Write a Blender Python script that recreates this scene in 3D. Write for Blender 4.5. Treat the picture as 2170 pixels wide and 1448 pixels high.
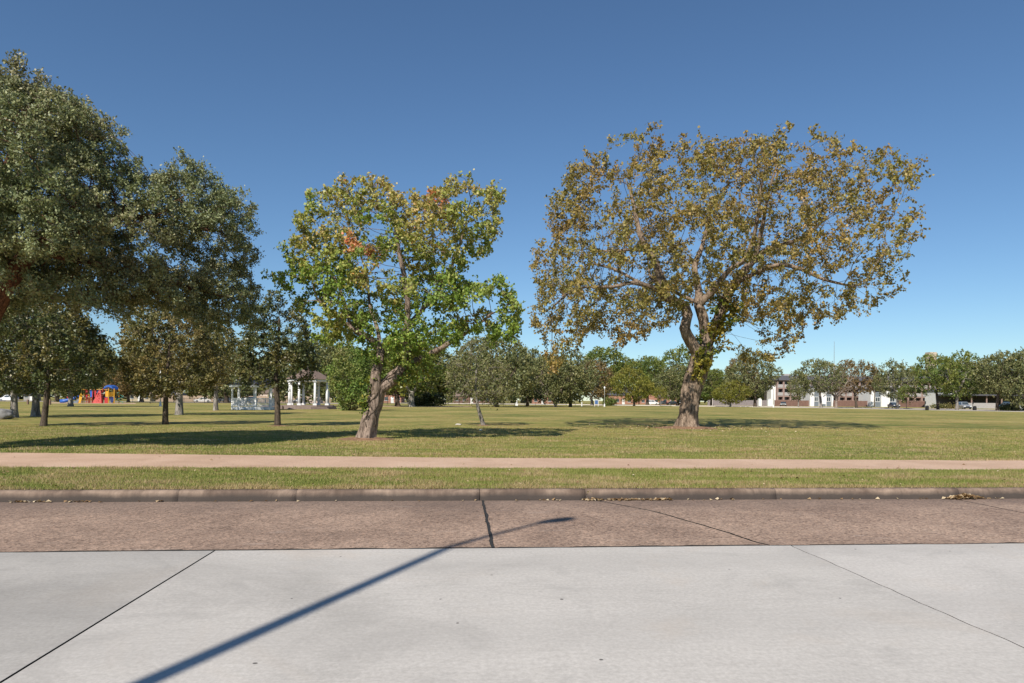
import bpy, math, random
import numpy as np
from mathutils import Vector, Matrix, noise as mnoise

for o in list(bpy.data.objects):
    bpy.data.objects.remove(o)
SC = bpy.context.scene
COL = SC.collection
R = math.radians

# ------------------------------------------------------------------ camera
F_PX, CX, HY, CAM_H, ROLL = 1447.0, 1085.0, 848.0, 1.5, R(0.43)
cam = bpy.data.cameras.new('camera')
cam.sensor_width = 36.0
cam.lens = 36.0 * F_PX / 2170.0
cam.shift_y = (HY - 724.0) / 2170.0
cam.clip_start = 0.05
cam.clip_end = 6000
cam_o = bpy.data.objects.new('camera', cam)
COL.objects.link(cam_o)
cam_o.matrix_world = Matrix.Translation((0, 0, CAM_H)) @ Matrix.Rotation(math.pi / 2, 4, 'X') @ Matrix.Rotation(ROLL, 4, 'Z')
SC.camera = cam_o

# ------------------------------------------------------------------ sky, sun, exposure
AZ, EL = R(21.0), R(41.0)          # shadows fall away from the camera, a little to the right
world = bpy.data.worlds.new('World')
SC.world = world
world.use_nodes = True
wn = world.node_tree
for n in list(wn.nodes):
    wn.nodes.remove(n)
sky = wn.nodes.new('ShaderNodeTexSky')
sky.sky_type = 'NISHITA'
sky.sun_disc = False
sky.sun_elevation = EL
sky.sun_rotation = math.pi + AZ
sky.altitude = 0
sky.air_density = 1.0
sky.dust_density = 0.0
sky.ozone_density = 3.5
bg = wn.nodes.new('ShaderNodeBackground')
bg.inputs['Strength'].default_value = 0.092
wo = wn.nodes.new('ShaderNodeOutputWorld')
tintn = wn.nodes.new('ShaderNodeMix')
tintn.data_type = 'RGBA'; tintn.blend_type = 'MULTIPLY'
tintn.inputs[0].default_value = 1.0
tintn.inputs[7].default_value = (0.76, 0.905, 1.0, 1)
wn.links.new(sky.outputs[0], tintn.inputs[6])
wn.links.new(tintn.outputs[2], bg.inputs['Color'])
wn.links.new(bg.outputs[0], wo.inputs['Surface'])
sun = bpy.data.lights.new('sun', 'SUN')
sun.energy = 5.0
sun.angle = R(0.53)
sun.color = (1.0, 0.93, 0.83)
sun_o = bpy.data.objects.new('sun', sun)
COL.objects.link(sun_o)
LDIR = Vector((math.sin(AZ) * math.cos(EL), math.cos(AZ) * math.cos(EL), -math.sin(EL)))
sun_o.rotation_euler = LDIR.to_track_quat('-Z', 'Y').to_euler()
sun_o.location = (0, 0, 60)
SC.view_settings.view_transform = 'Standard'
SC.view_settings.look = 'None'
SC.view_settings.gamma = 1.0
SC.view_settings.use_curve_mapping = False
SC.view_settings.exposure = 0.2

# ------------------------------------------------------------------ pixel helpers (photograph pixels -> directions)
SR, CR_ = math.sin(ROLL), math.cos(ROLL)


def ray(px, py):
    u, v = (px - CX) / F_PX, (HY - py) / F_PX
    return u * CR_ - v * SR, u * SR + v * CR_


def at(px, py, Y):
    x, z = ray(px, py)
    return Vector((x * Y, Y, CAM_H + z * Y))


def gp(px, py, z=0.15):
    x, w = ray(px, py)
    Y = (z - CAM_H) / w
    return Vector((x * Y, Y, z))


def gx(px, Y, z=0.15):
    """ground point in the column px at depth Y"""
    x, _ = ray(px, HY)
    return Vector((x * Y, Y, z))


# ------------------------------------------------------------------ object helpers
def link(o, parent=None):
    COL.objects.link(o)
    if parent is not None:
        o.parent = parent
    return o


def tag(o, label=None, cat=None, group=None, kind=None):
    if label: o['label'] = label
    if cat: o['category'] = cat
    if group: o['group'] = group
    if kind: o['kind'] = kind
    return o


def root(name, label, cat, loc, rz=0.0, group=None, scale=None):
    o = bpy.data.objects.new(name, None)
    o.empty_display_size = 0.2
    link(o)
    o.location = loc
    o.rotation_euler = (0, 0, rz)
    if scale: o.scale = scale
    return tag(o, label, cat, group)


def fast_mesh(name, V, Fc, mat=None, tint=None, smooth=False):
    V = np.asarray(V, dtype=np.float32)
    Fc = np.asarray(Fc, dtype=np.int32)
    me = bpy.data.meshes.new(name)
    m, k = Fc.shape
    me.vertices.add(len(V))
    me.vertices.foreach_set('co', V.ravel())
    me.loops.add(m * k)
    me.loops.foreach_set('vertex_index', Fc.ravel())
    me.polygons.add(m)
    me.polygons.foreach_set('loop_start', np.arange(0, m * k, k, dtype=np.int32))
    if smooth:
        me.polygons.foreach_set('use_smooth', np.ones(m, dtype=bool))
    me.update(calc_edges=True)
    if tint is not None:
        a = me.attributes.new('tint', 'FLOAT_COLOR', 'POINT')
        c = np.ones((len(V), 4), dtype=np.float32)
        c[:, :tint.shape[1]] = tint
        a.data.foreach_set('color', c.ravel())
    if mat: me.materials.append(mat)
    return me


class MB:
    """collects simple solids into one mesh"""

    def __init__(s):
        s.v, s.f = [], []

    def add(s, vs, fs):
        b = len(s.v)
        s.v += [tuple(v) for v in vs]
        s.f += [tuple(b + i for i in f) for f in fs]
        return s

    def box(s, x0, x1, y0, y1, z0, z1):
        vs = [(x0, y0, z0), (x1, y0, z0), (x1, y1, z0), (x0, y1, z0), (x0, y0, z1), (x1, y0, z1), (x1, y1, z1), (x0, y1, z1)]
        return s.add(vs, [(0, 3, 2, 1), (4, 5, 6, 7), (0, 1, 5, 4), (1, 2, 6, 5), (2, 3, 7, 6), (3, 0, 4, 7)])

    def tube(s, pts, rads, k=8, caps=True):
        pts = [Vector(p) for p in pts]
        if not isinstance(rads, (list, tuple)): rads = [rads] * len(pts)
        n = len(pts)
        vs, fs = [], []
        ref = None
        for i in range(n):
            d = (pts[min(i + 1, n - 1)] - pts[max(i - 1, 0)]).normalized()
            if ref is None:
                ref = Vector((1, 0, 0)) if abs(d.x) < 0.9 else Vector((0, 1, 0))
            a = (ref - d * ref.dot(d)).normalized()
            ref = a
            b = d.cross(a)
            for j in range(k):
                t = 2 * math.pi * j / k
                vs.append(pts[i] + (a * math.cos(t) + b * math.sin(t)) * rads[i])
        for i in range(n - 1):
            for j in range(k):
                fs.append((i * k + j, i * k + (j + 1) % k, (i + 1) * k + (j + 1) % k, (i + 1) * k + j))
        if caps:
            fs.append(tuple(reversed(range(k))))
            fs.append(tuple((n - 1) * k + j for j in range(k)))
        return s.add(vs, fs)

    def lathe(s, prof, k=12, c=(0, 0, 0)):
        n = len(prof)
        vs = [(c[0] + r * math.cos(2 * math.pi * j / k), c[1] + r * math.sin(2 * math.pi * j / k), c[2] + z) for r, z in prof for j in range(k)]
        fs = [(i * k + j, i * k + (j + 1) % k, (i + 1) * k + (j + 1) % k, (i + 1) * k + j) for i in range(n - 1) for j in range(k)]
        fs += [tuple(reversed(range(k))), tuple((n - 1) * k + j for j in range(k))]
        return s.add(vs, fs)

    def prism(s, poly, z0, z1):
        n = len(poly)
        vs = [(x, y, z0) for x, y in poly] + [(x, y, z1) for x, y in poly]
        fs = [tuple(reversed(range(n))), tuple(range(n, 2 * n))] + [(i, (i + 1) % n, n + (i + 1) % n, n + i) for i in range(n)]
        return s.add(vs, fs)

    def side(s, poly, y0, y1):
        """polygon in x,z pulled along y"""
        n = len(poly)
        vs = [(x, y0, z) for x, z in poly] + [(x, y1, z) for x, z in poly]
        fs = [tuple(range(n)), tuple(reversed(range(n, 2 * n)))] + [(i, n + i, n + (i + 1) % n, (i + 1) % n) for i in range(n)]
        return s.add(vs, fs)

    def mesh(s, name, mat, smooth=False):
        me = bpy.data.meshes.new(name)
        me.from_pydata(s.v, [], s.f)
        if smooth:
            me.polygons.foreach_set('use_smooth', [True] * len(me.polygons))
        if mat: me.materials.append(mat)
        me.update()
        return me

    def build(s, name, mat, parent=None, smooth=False, bevel=0.0):
        o = bpy.data.objects.new(name, s.mesh(name, mat, smooth))
        link(o, parent)
        if bevel:
            m = o.modifiers.new('bevel', 'BEVEL')
            m.width = bevel; m.segments = 2; m.limit_method = 'ANGLE'
        return o


def copy_tree(o, parent=None):
    c = o.copy()
    link(c, parent)
    for ch in [x for x in bpy.data.objects if x.parent == o]:
        copy_tree(ch, c)
    return c


# ------------------------------------------------------------------ materials
def new_mat(name):
    m = bpy.data.materials.new(name)
    m.use_nodes = True
    nt = m.node_tree
    return m, nt, nt.nodes['Principled BSDF']


def N(nt, kind, **kw):
    n = nt.nodes.new(kind)
    for k, v in kw.items():
        if k in n.inputs: n.inputs[k].default_value = v
        else: setattr(n, k, v)
    return n


def ramp(nt, fac, stops):
    r = nt.nodes.new('ShaderNodeValToRGB')
    e = r.color_ramp.elements
    while len(e) < len(stops): e.new(0.5)
    for i, (p, c) in enumerate(stops):
        e[i].position = p
        e[i].color = (*c, 1) if len(c) == 3 else c
    nt.links.new(fac, r.inputs[0])
    return r.outputs[0]


def mixc(nt, fac, a, b, blend='MIX'):
    m = nt.nodes.new('ShaderNodeMix')
    m.data_type = 'RGBA'
    m.blend_type = blend
    for sock, val in ((m.inputs[0], fac), (m.inputs[6], a), (m.inputs[7], b)):
        if hasattr(val, 'is_linked') or hasattr(val, 'links'): nt.links.new(val, sock)
        elif isinstance(val, (int, float)): sock.default_value = val
        else: sock.default_value = (*val, 1)
    return m.outputs[2]


def coords(nt, scale=(1, 1, 1), kind='Object'):
    t = nt.nodes.new('ShaderNodeTexCoord')
    m = nt.nodes.new('ShaderNodeMapping')
    m.inputs['Scale'].default_value = scale
    nt.links.new(t.outputs[kind], m.inputs['Vector'])
    return m.outputs[0]


def noise_tex(nt, vec, scale, detail=4, rough=0.55, dist=0.0):
    n = N(nt, 'ShaderNodeTexNoise', Scale=scale, Detail=detail, Roughness=rough, Distortion=dist)
    nt.links.new(vec, n.inputs['Vector'])
    return n.outputs[0]


def bump(nt, bsdf, h, strength=0.3, dist=0.01):
    b = N(nt, 'ShaderNodeBump', Strength=strength, Distance=dist)
    nt.links.new(h, b.inputs['Height'])
    nt.links.new(b.outputs[0], bsdf.inputs['Normal'])


def plain(name, col, rough=0.6, metal=0.0, var=0.12, scale=3.0, spec=0.4):
    m, nt, b = new_mat(name)
    v = coords(nt)
    n = noise_tex(nt, v, scale, 5)
    c = ramp(nt, n, [(0.3, tuple(x * (1 - var) for x in col)), (0.7, tuple(min(1, x * (1 + var)) for x in col))])
    nt.links.new(c, b.inputs['Base Color'])
    b.inputs['Roughness'].default_value = rough
    b.inputs['Metallic'].default_value = metal
    b.inputs['Specular IOR Level'].default_value = spec
    return m


def leaf_mat(name, stops, alt=None, rough=0.5, trans=0.3, spec=0.35):
    """stops: colours over the leaf's own random value; alt: colours of a second kind of leaf, mixed by the clump value"""
    m, nt, b = new_mat(name)
    a = N(nt, 'ShaderNodeAttribute', attribute_name='tint')
    s = nt.nodes.new('ShaderNodeSeparateColor')
    nt.links.new(a.outputs['Color'], s.inputs[0])
    c = ramp(nt, s.outputs[0], stops)
    if alt:
        c = mixc(nt, s.outputs[1], c, ramp(nt, s.outputs[0], alt))
    nt.links.new(c, b.inputs['Base Color'])
    b.inputs['Roughness'].default_value = rough
    b.inputs['Specular IOR Level'].default_value = spec
    t = nt.nodes.new('ShaderNodeBsdfTranslucent')
    nt.links.new(mixc(nt, 1.0, c, (1.0, 1.0, 0.6), 'MULTIPLY'), t.inputs['Color'])
    mx = nt.nodes.new('ShaderNodeMixShader')
    mx.inputs[0].default_value = trans
    nt.links.new(b.outputs[0], mx.inputs[1])
    nt.links.new(t.outputs[0], mx.inputs[2])
    nt.links.new(mx.outputs[0], nt.nodes['Material Output'].inputs['Surface'])
    return m


def bark_mat(name, c1, c2, scale=9.0, strength=0.9, patch=None):
    m, nt, b = new_mat(name)
    v = coords(nt, (1, 1, 0.22))
    n1 = noise_tex(nt, v, scale, 8, 0.7, 0.8)
    n2 = noise_tex(nt, v, scale * 2.6, 6, 0.7, 1.2)
    h = mixc(nt, 0.5, n1, n2)
    c = ramp(nt, n1, [(0.36, c1), (0.58, c2)])
    c = mixc(nt, 1.0, c, ramp(nt, n2, [(0.38, (0.38, 0.35, 0.33)), (0.52, (1.08, 1.08, 1.08))]), 'MULTIPLY')
    if patch:
        p = noise_tex(nt, coords(nt), 1.3, 4)
        c = mixc(nt, ramp(nt, p, [(0.45, (0, 0, 0)), (0.6, (1, 1, 1))]), c, patch)
    nt.links.new(c, b.inputs['Base Color'])
    b.inputs['Roughness'].default_value = 0.9
    b.inputs['Specular IOR Level'].default_value = 0.15
    bump(nt, b, h, strength, 0.05)
    return m


# light concrete of the street
def concrete(name, col, seed=0.0):
    m, nt, b = new_mat(name)
    v = coords(nt)
    o = nt.nodes.new('ShaderNodeVectorMath'); o.operation = 'ADD'
    o.inputs[1].default_value = (seed, seed * 1.7, 0)
    nt.links.new(v, o.inputs[0]); v = o.outputs[0]
    big = noise_tex(nt, v, 0.55, 6, 0.6, 0.4)
    st = nt.nodes.new('ShaderNodeMapping'); st.inputs['Scale'].default_value = (0.8, 5.0, 1); st.inputs['Rotation'].default_value = (0, 0, 0.3)
    nt.links.new(v, st.inputs['Vector'])
    streak = noise_tex(nt, st.outputs[0], 3.5, 7, 0.7)
    fine = noise_tex(nt, v, 32, 5, 0.75)
    c = ramp(nt, big, [(0.25, tuple(x * 0.76 for x in col)), (0.5, col), (0.75, tuple(x * 1.1 for x in col))])
    c = mixc(nt, 0.35, c, ramp(nt, streak, [(0.3, (0.80, 0.795, 0.785)), (0.65, (1.08,) * 3)]), 'MULTIPLY')
    c = mixc(nt, 0.7, c, ramp(nt, fine, [(0.3, (0.72, 0.715, 0.70)), (0.7, (1.16,) * 3)]), 'MULTIPLY')
    stain = noise_tex(nt, v, 0.9, 7, 0.68, 1.2)
    c = mixc(nt, ramp(nt, stain, [(0.52, (0, 0, 0)), (0.68, (0.42, 0.42, 0.42))]), c, tuple(x * 0.62 for x in col))
    warm = noise_tex(nt, v, 0.42, 5, 0.6, 0.8)
    c = mixc(nt, ramp(nt, warm, [(0.55, (0, 0, 0)), (0.7, (0.35, 0.35, 0.35))]), c, (col[0] * 0.98, col[1] * 0.86, col[2] * 0.74))
    wv = N(nt, 'ShaderNodeTexWave', Scale=0.17, Distortion=2.0, Detail=3.0); wv.bands_direction = 'Y'
    nt.links.new(v, wv.inputs['Vector'])
    c = mixc(nt, ramp(nt, wv.outputs['Fac'], [(0.55, (0, 0, 0)), (0.95, (0.22, 0.22, 0.22))]), c, tuple(x * 0.7 for x in col))
    vo = N(nt, 'ShaderNodeTexVoronoi', Scale=1.5, Randomness=1.0); vo.voronoi_dimensions = '2D'
    nt.links.new(v, vo.inputs['Vector'])
    wob = N(nt, 'ShaderNodeMath', operation='ADD')
    nt.links.new(vo.outputs['Distance'], wob.inputs[0])
    sc = N(nt, 'ShaderNodeMath', operation='MULTIPLY'); sc.inputs[1].default_value = 0.045
    nt.links.new(noise_tex(nt, v, 14, 2), sc.inputs[0]); nt.links.new(sc.outputs[0], wob.inputs[1])
    spot = ramp(nt, wob.outputs[0], [(0.036, (1, 1, 1)), (0.042, (0, 0, 0))])
    rare = N(nt, 'ShaderNodeMath', operation='GREATER_THAN'); rare.inputs[1].default_value = 0.66
    nt.links.new(vo.outputs['Color'], rare.inputs[0])
    sp = N(nt, 'ShaderNodeMath', operation='MULTIPLY')
    nt.links.new(spot, sp.inputs[0]); nt.links.new(rare.outputs[0], sp.inputs[1])
    c = mixc(nt, sp.outputs[0], c, (0.12, 0.11, 0.10))
    nt.links.new(c, b.inputs['Base Color'])
    b.inputs['Roughness'].default_value = 0.85
    b.inputs['Specular IOR Level'].default_value = 0.25
    bump(nt, b, mixc(nt, 0.5, streak, fine), 0.25, 0.006)
    return m


def aggregate(name):
    m, nt, b = new_mat(name)
    v = coords(nt)
    big = noise_tex(nt, v, 0.6, 6, 0.62, 0.6)
    mid = noise_tex(nt, v, 6, 5, 0.65)
    vo = N(nt, 'ShaderNodeTexVoronoi', Scale=42.0)
    nt.links.new(v, vo.inputs['Vector'])
    sv = nt.nodes.new('ShaderNodeSeparateColor'); nt.links.new(vo.outputs['Color'], sv.inputs[0])
    c = ramp(nt, big, [(0.2, (0.19, 0.14, 0.112)), (0.42, (0.285, 0.205, 0.16)), (0.6, (0.37, 0.27, 0.21)), (0.8, (0.45, 0.34, 0.265))])
    c = mixc(nt, 0.85, c, ramp(nt, mid, [(0.3, (0.86, 0.85, 0.84)), (0.72, (1.08, 1.08, 1.07))]), 'MULTIPLY')
    c = mixc(nt, 0.9, c, ramp(nt, sv.outputs[0], [(0.0, (0.45, 0.42, 0.4)), (0.25, (0.85, 0.83, 0.8)), (0.75, (1.1, 1.08, 1.05)), (1.0, (1.5, 1.4, 1.3))]), 'MULTIPLY')
    st = nt.nodes.new('ShaderNodeMapping'); st.inputs['Scale'].default_value = (0.5, 2.6, 1); st.inputs['Location'].default_value = (3.1, 1.7, 0)
    nt.links.new(v, st.inputs['Vector'])
    worn = noise_tex(nt, st.outputs[0], 1.6, 8, 0.7)
    c = mixc(nt, ramp(nt, worn, [(0.6, (0, 0, 0)), (0.72, (0.55, 0.55, 0.55))]), c, (0.44, 0.37, 0.32))
    gut = nt.nodes.new('ShaderNodeSeparateXYZ'); nt.links.new(v, gut.inputs[0])
    dirt = N(nt, 'ShaderNodeMath', operation='ADD'); nt.links.new(gut.outputs[1], dirt.inputs[0])
    wn_ = N(nt, 'ShaderNodeMath', operation='MULTIPLY'); wn_.inputs[1].default_value = 1.4
    nt.links.new(noise_tex(nt, v, 1.1, 5), wn_.inputs[0]); nt.links.new(wn_.outputs[0], dirt.inputs[1])
    mr = N(nt, 'ShaderNodeMapRange'); mr.inputs[1].default_value = 9.6; mr.inputs[2].default_value = 10.9; mr.inputs[4].default_value = 0.6
    nt.links.new(dirt.outputs[0], mr.inputs[0])
    c = mixc(nt, mr.outputs[0], c, (0.135, 0.105, 0.09))
    nt.links.new(c, b.inputs['Base Color'])
    b.inputs['Roughness'].default_value = 0.9
    b.inputs['Specular IOR Level'].default_value = 0.2
    bump(nt, b, mixc(nt, 0.6, mid, vo.outputs['Distance']), 0.5, 0.012)
    return m


def kerb_mat():
    m, nt, b = new_mat('kerb_concrete')
    v = coords(nt)
    big = noise_tex(nt, v, 1.3, 7, 0.65, 0.7)
    st = nt.nodes.new('ShaderNodeMapping'); st.inputs['Scale'].default_value = (9, 1.5, 1.2)
    nt.links.new(v, st.inputs['Vector'])
    run = noise_tex(nt, st.outputs[0], 1.6, 5, 0.65)
    c = ramp(nt, big, [(0.2, (0.085, 0.062, 0.048)), (0.45, (0.165, 0.12, 0.093)), (0.66, (0.34, 0.255, 0.195))])
    c = mixc(nt, 0.8, c, ramp(nt, run, [(0.25, (0.6, 0.58, 0.56)), (0.7, (1.12, 1.1, 1.08))]), 'MULTIPLY')
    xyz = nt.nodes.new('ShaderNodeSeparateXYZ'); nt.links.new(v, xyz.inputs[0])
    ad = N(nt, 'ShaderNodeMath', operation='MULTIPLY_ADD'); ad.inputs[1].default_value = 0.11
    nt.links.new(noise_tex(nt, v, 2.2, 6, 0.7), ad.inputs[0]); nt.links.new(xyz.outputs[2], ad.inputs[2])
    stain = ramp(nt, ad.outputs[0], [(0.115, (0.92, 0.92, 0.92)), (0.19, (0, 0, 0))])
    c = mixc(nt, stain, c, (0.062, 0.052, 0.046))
    nt.links.new(c, b.inputs['Base Color'])
    b.inputs['Roughness'].default_value = 0.92
    b.inputs['Specular IOR Level'].default_value = 0.2
    bump(nt, b, noise_tex(nt, v, 30, 5, 0.7), 0.5, 0.01)
    return m


def lawn_mat():
    m, nt, b = new_mat('lawn_turf')
    v = coords(nt)
    big = noise_tex(nt, v, 0.09, 6, 0.62, 0.5)
    st = nt.nodes.new('ShaderNodeMapping'); st.inputs['Scale'].default_value = (0.35, 1.0, 1); st.inputs['Rotation'].default_value = (0, 0, 0.08)
    nt.links.new(v, st.inputs['Vector'])
    mid = noise_tex(nt, st.outputs[0], 0.8, 6, 0.65, 0.4)
    fine = noise_tex(nt, v, 26, 5, 0.75)
    c = ramp(nt, big, [(0.36, (0.165, 0.20, 0.055)), (0.5, (0.285, 0.28, 0.085)), (0.64, (0.46, 0.375, 0.15))])
    c = mixc(nt, ramp(nt, mid, [(0.46, (0, 0, 0)), (0.64, (0.85, 0.85, 0.85))]), c, (0.45, 0.315, 0.135))
    c = mixc(nt, ramp(nt, mid, [(0.33, (0.75, 0.75, 0.75)), (0.47, (0, 0, 0))]), c, (0.14, 0.17, 0.042))
    c = mixc(nt, 0.9, c, ramp(nt, fine, [(0.3, (0.62, 0.62, 0.6)), (0.72, (1.22, 1.22, 1.2))]), 'MULTIPLY')
    c = mixc(nt, 1.0, c, ramp(nt, noise_tex(nt, v, 3.2, 6, 0.7), [(0.36, (0.66, 0.68, 0.62)), (0.64, (1.25, 1.22, 1.2))]), 'MULTIPLY')
    nt.links.new(c, b.inputs['Base Color'])
    b.inputs['Roughness'].default_value = 0.95
    b.inputs['Specular IOR Level'].default_value = 0.1
    bump(nt, b, fine, 0.8, 0.05)
    return m


def granite_path():
    m, nt, b = new_mat('crushed_granite')
    v = coords(nt)
    big = noise_tex(nt, v, 0.7, 6, 0.6, 0.5)
    fine = noise_tex(nt, v, 60, 4, 0.75)
    c = ramp(nt, big, [(0.3, (0.49, 0.335, 0.235)), (0.55, (0.59, 0.415, 0.30)), (0.8, (0.66, 0.48, 0.36))])
    c = mixc(nt, 0.8, c, ramp(nt, fine, [(0.3, (0.72, 0.7, 0.68)), (0.7, (1.18, 1.17, 1.16))]), 'MULTIPLY')
    nt.links.new(c, b.inputs['Base Color'])
    b.inputs['Roughness'].default_value = 0.95
    b.inputs['Specular IOR Level'].default_value = 0.15
    bump(nt, b, mixc(nt, 0.5, fine, big), 0.7, 0.03)
    return m


M = {}
M['turf'] = lawn_mat()
M['path'] = granite_path()
M['agg'] = aggregate('brown_exposed_aggregate')
M['kerb'] = kerb_mat()
M['slab_a'] = concrete('pale_concrete_worn', (0.435, 0.41, 0.375), 3.0)
M['slab_b'] = concrete('pale_concrete', (0.515, 0.484, 0.442), 11.0)
M['slab_c'] = concrete('pale_concrete_clean', (0.53, 0.498, 0.457), 27.0)
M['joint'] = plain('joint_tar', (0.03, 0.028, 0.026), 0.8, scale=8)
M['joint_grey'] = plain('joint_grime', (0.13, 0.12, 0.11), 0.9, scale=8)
M['earth'] = plain('bare_reddish_soil', (0.24, 0.145, 0.09), 0.95, var=0.35, scale=7, spec=0.1)
M['dirt'] = plain('ground_soil', (0.16, 0.125, 0.085), 0.95, var=0.3, scale=0.5, spec=0.1)
M['grass'] = leaf_mat('grass_blades', [(0.0, (0.14, 0.17, 0.035)), (0.35, (0.21, 0.25, 0.06)), (0.65, (0.315, 0.325, 0.09)), (1.0, (0.50, 0.43, 0.17))],
                      [(0.0, (0.25, 0.18, 0.085)), (0.5, (0.40, 0.30, 0.15)), (1.0, (0.58, 0.46, 0.26))], 0.6, 0.25, 0.2)
M['bark_big'] = bark_mat('bark_furrowed_tan', (0.105, 0.075, 0.052), (0.33, 0.25, 0.185), 7.0)
M['bark_mid'] = bark_mat('bark_grey_brown', (0.12, 0.09, 0.07), (0.33, 0.255, 0.205), 8.0)
M['bark_oak'] = bark_mat('bark_red_brown', (0.06, 0.032, 0.02), (0.185, 0.09, 0.052), 10.0)
M['bark_dark'] = bark_mat('bark_dark', (0.045, 0.036, 0.028), (0.135, 0.105, 0.08), 9.0)
M['bark_grey'] = bark_mat('bark_pale_grey', (0.13, 0.115, 0.10), (0.34, 0.31, 0.275), 6.0)
M['bark_twig'] = bark_mat('bark_bare_twigs', (0.22, 0.17, 0.14), (0.36, 0.295, 0.25), 6.0)
M['leaf_big'] = leaf_mat('leaf_bronze', [(0.0, (0.16, 0.115, 0.035)), (0.4, (0.29, 0.20, 0.056)), (0.75, (0.40, 0.27, 0.08)), (1.0, (0.48, 0.275, 0.10))],
                         [(0.0, (0.15, 0.155, 0.04)), (0.5, (0.27, 0.24, 0.06)), (1.0, (0.41, 0.325, 0.09))], 0.5, 0.25)
M['leaf_mid'] = leaf_mat('leaf_green_turning', [(0.0, (0.127, 0.207, 0.033)), (0.5, (0.218, 0.328, 0.055)), (0.85, (0.345, 0.437, 0.088)), (1.0, (0.517, 0.483, 0.121))],
                         [(0.0, (0.287, 0.270, 0.066)), (0.4, (0.483, 0.414, 0.121)), (0.75, (0.609, 0.471, 0.176)), (0.95, (0.632, 0.368, 0.165)), (1.0, (0.690, 0.196, 0.088))], 0.45, 0.3)
M['leaf_oak'] = leaf_mat('leaf_live_oak', [(0.0, (0.100, 0.130, 0.053)), (0.4, (0.201, 0.236, 0.106)), (0.8, (0.313, 0.336, 0.153)), (1.0, (0.425, 0.437, 0.236))],
                         [(0.0, (0.142, 0.142, 0.059)), (0.6, (0.295, 0.271, 0.136)), (1.0, (0.496, 0.401, 0.236))], 0.5, 0.22, 0.4)
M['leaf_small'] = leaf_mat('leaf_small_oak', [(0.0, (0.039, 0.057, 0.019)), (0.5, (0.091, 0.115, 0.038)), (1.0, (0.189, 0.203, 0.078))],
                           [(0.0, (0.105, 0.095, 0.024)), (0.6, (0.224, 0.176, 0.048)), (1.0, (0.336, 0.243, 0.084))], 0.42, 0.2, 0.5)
M['leaf_yel'] = leaf_mat('leaf_olive_brown', [(0.0, (0.075, 0.085, 0.026)), (0.5, (0.16, 0.16, 0.052)), (1.0, (0.28, 0.25, 0.10))],
                         [(0.0, (0.11, 0.10, 0.03)), (0.6, (0.23, 0.18, 0.06)), (1.0, (0.35, 0.25, 0.10))], 0.5, 0.22)
M['leaf_far'] = leaf_mat('leaf_far_oak', [(0.0, (0.078, 0.101, 0.039)), (0.5, (0.154, 0.171, 0.067)), (1.0, (0.260, 0.261, 0.120))],
                         [(0.0, (0.122, 0.139, 0.045)), (0.6, (0.209, 0.204, 0.075)), (1.0, (0.313, 0.269, 0.120))], 0.5, 0.2)
M['leaf_fgreen'] = leaf_mat('leaf_far_green', [(0.0, (0.063, 0.109, 0.024)), (0.5, (0.123, 0.182, 0.041)), (1.0, (0.210, 0.259, 0.066))],
                            [(0.0, (0.112, 0.140, 0.026)), (0.6, (0.210, 0.224, 0.048)), (1.0, (0.308, 0.280, 0.072))], 0.5, 0.25)
M['leaf_flime'] = leaf_mat('leaf_far_lime', [(0.0, (0.125, 0.150, 0.022)), (0.5, (0.219, 0.234, 0.040)), (1.0, (0.325, 0.305, 0.066))],
                           [(0.0, (0.163, 0.156, 0.022)), (0.6, (0.263, 0.240, 0.044)), (1.0, (0.362, 0.286, 0.066))], 0.5, 0.3)
M['leaf_fbrown'] = leaf_mat('leaf_far_russet', [(0.0, (0.111, 0.081, 0.036)), (0.5, (0.221, 0.150, 0.066)), (1.0, (0.338, 0.221, 0.108))],
                            [(0.0, (0.117, 0.111, 0.036)), (0.6, (0.221, 0.169, 0.060)), (1.0, (0.364, 0.208, 0.096))], 0.55, 0.25)
M['leaf_shrub'] = leaf_mat('leaf_shrub', [(0.0, (0.090, 0.158, 0.033)), (0.5, (0.173, 0.270, 0.055)), (1.0, (0.315, 0.405, 0.104))],
                           [(0.0, (0.150, 0.135, 0.052)), (0.6, (0.270, 0.210, 0.091)), (1.0, (0.390, 0.285, 0.130))], 0.5, 0.28)
M['leaf_ivy'] = leaf_mat('leaf_vine', [(0.0, (0.056, 0.119, 0.019)), (0.5, (0.119, 0.203, 0.034)), (1.0, (0.280, 0.294, 0.048))],
                         [(0.0, (0.210, 0.168, 0.024)), (0.6, (0.378, 0.294, 0.048)), (1.0, (0.504, 0.364, 0.072))], 0.4, 0.25)
M['leaf_dead'] = leaf_mat('leaf_fallen', [(0.0, (0.16, 0.09, 0.04)), (0.4, (0.34, 0.22, 0.11)), (0.75, (0.52, 0.40, 0.24)), (1.0, (0.66, 0.54, 0.36))], None, 0.7, 0.1)
M['white'] = plain('white_paint', (0.74, 0.74, 0.73), 0.45, var=0.05)
M['white_wall'] = plain('white_render', (0.76, 0.755, 0.74), 0.7, var=0.05)
M['grey_panel'] = plain('grey_cladding', (0.16, 0.185, 0.21), 0.6, var=0.1)
M['glass'] = plain('window_glass', (0.05, 0.065, 0.075), 0.08, var=0.2, spec=0.6)
M['dark_open'] = plain('shaded_back_wall', (0.10, 0.085, 0.075), 0.8)
M['brick'] = plain('red_brick', (0.35, 0.18, 0.125), 0.85, var=0.2, scale=2)
M['brown_brick'] = plain('brown_brick', (0.175, 0.10, 0.078), 0.85, var=0.15, scale=1.5)
M['pier'] = plain('taupe_brick', (0.29, 0.20, 0.17), 0.85, var=0.12, scale=2)
M['balcony'] = plain('grey_balcony', (0.36, 0.34, 0.325), 0.75, var=0.12)
M['slate'] = plain('dark_shingle', (0.075, 0.075, 0.085), 0.8, var=0.2)
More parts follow.
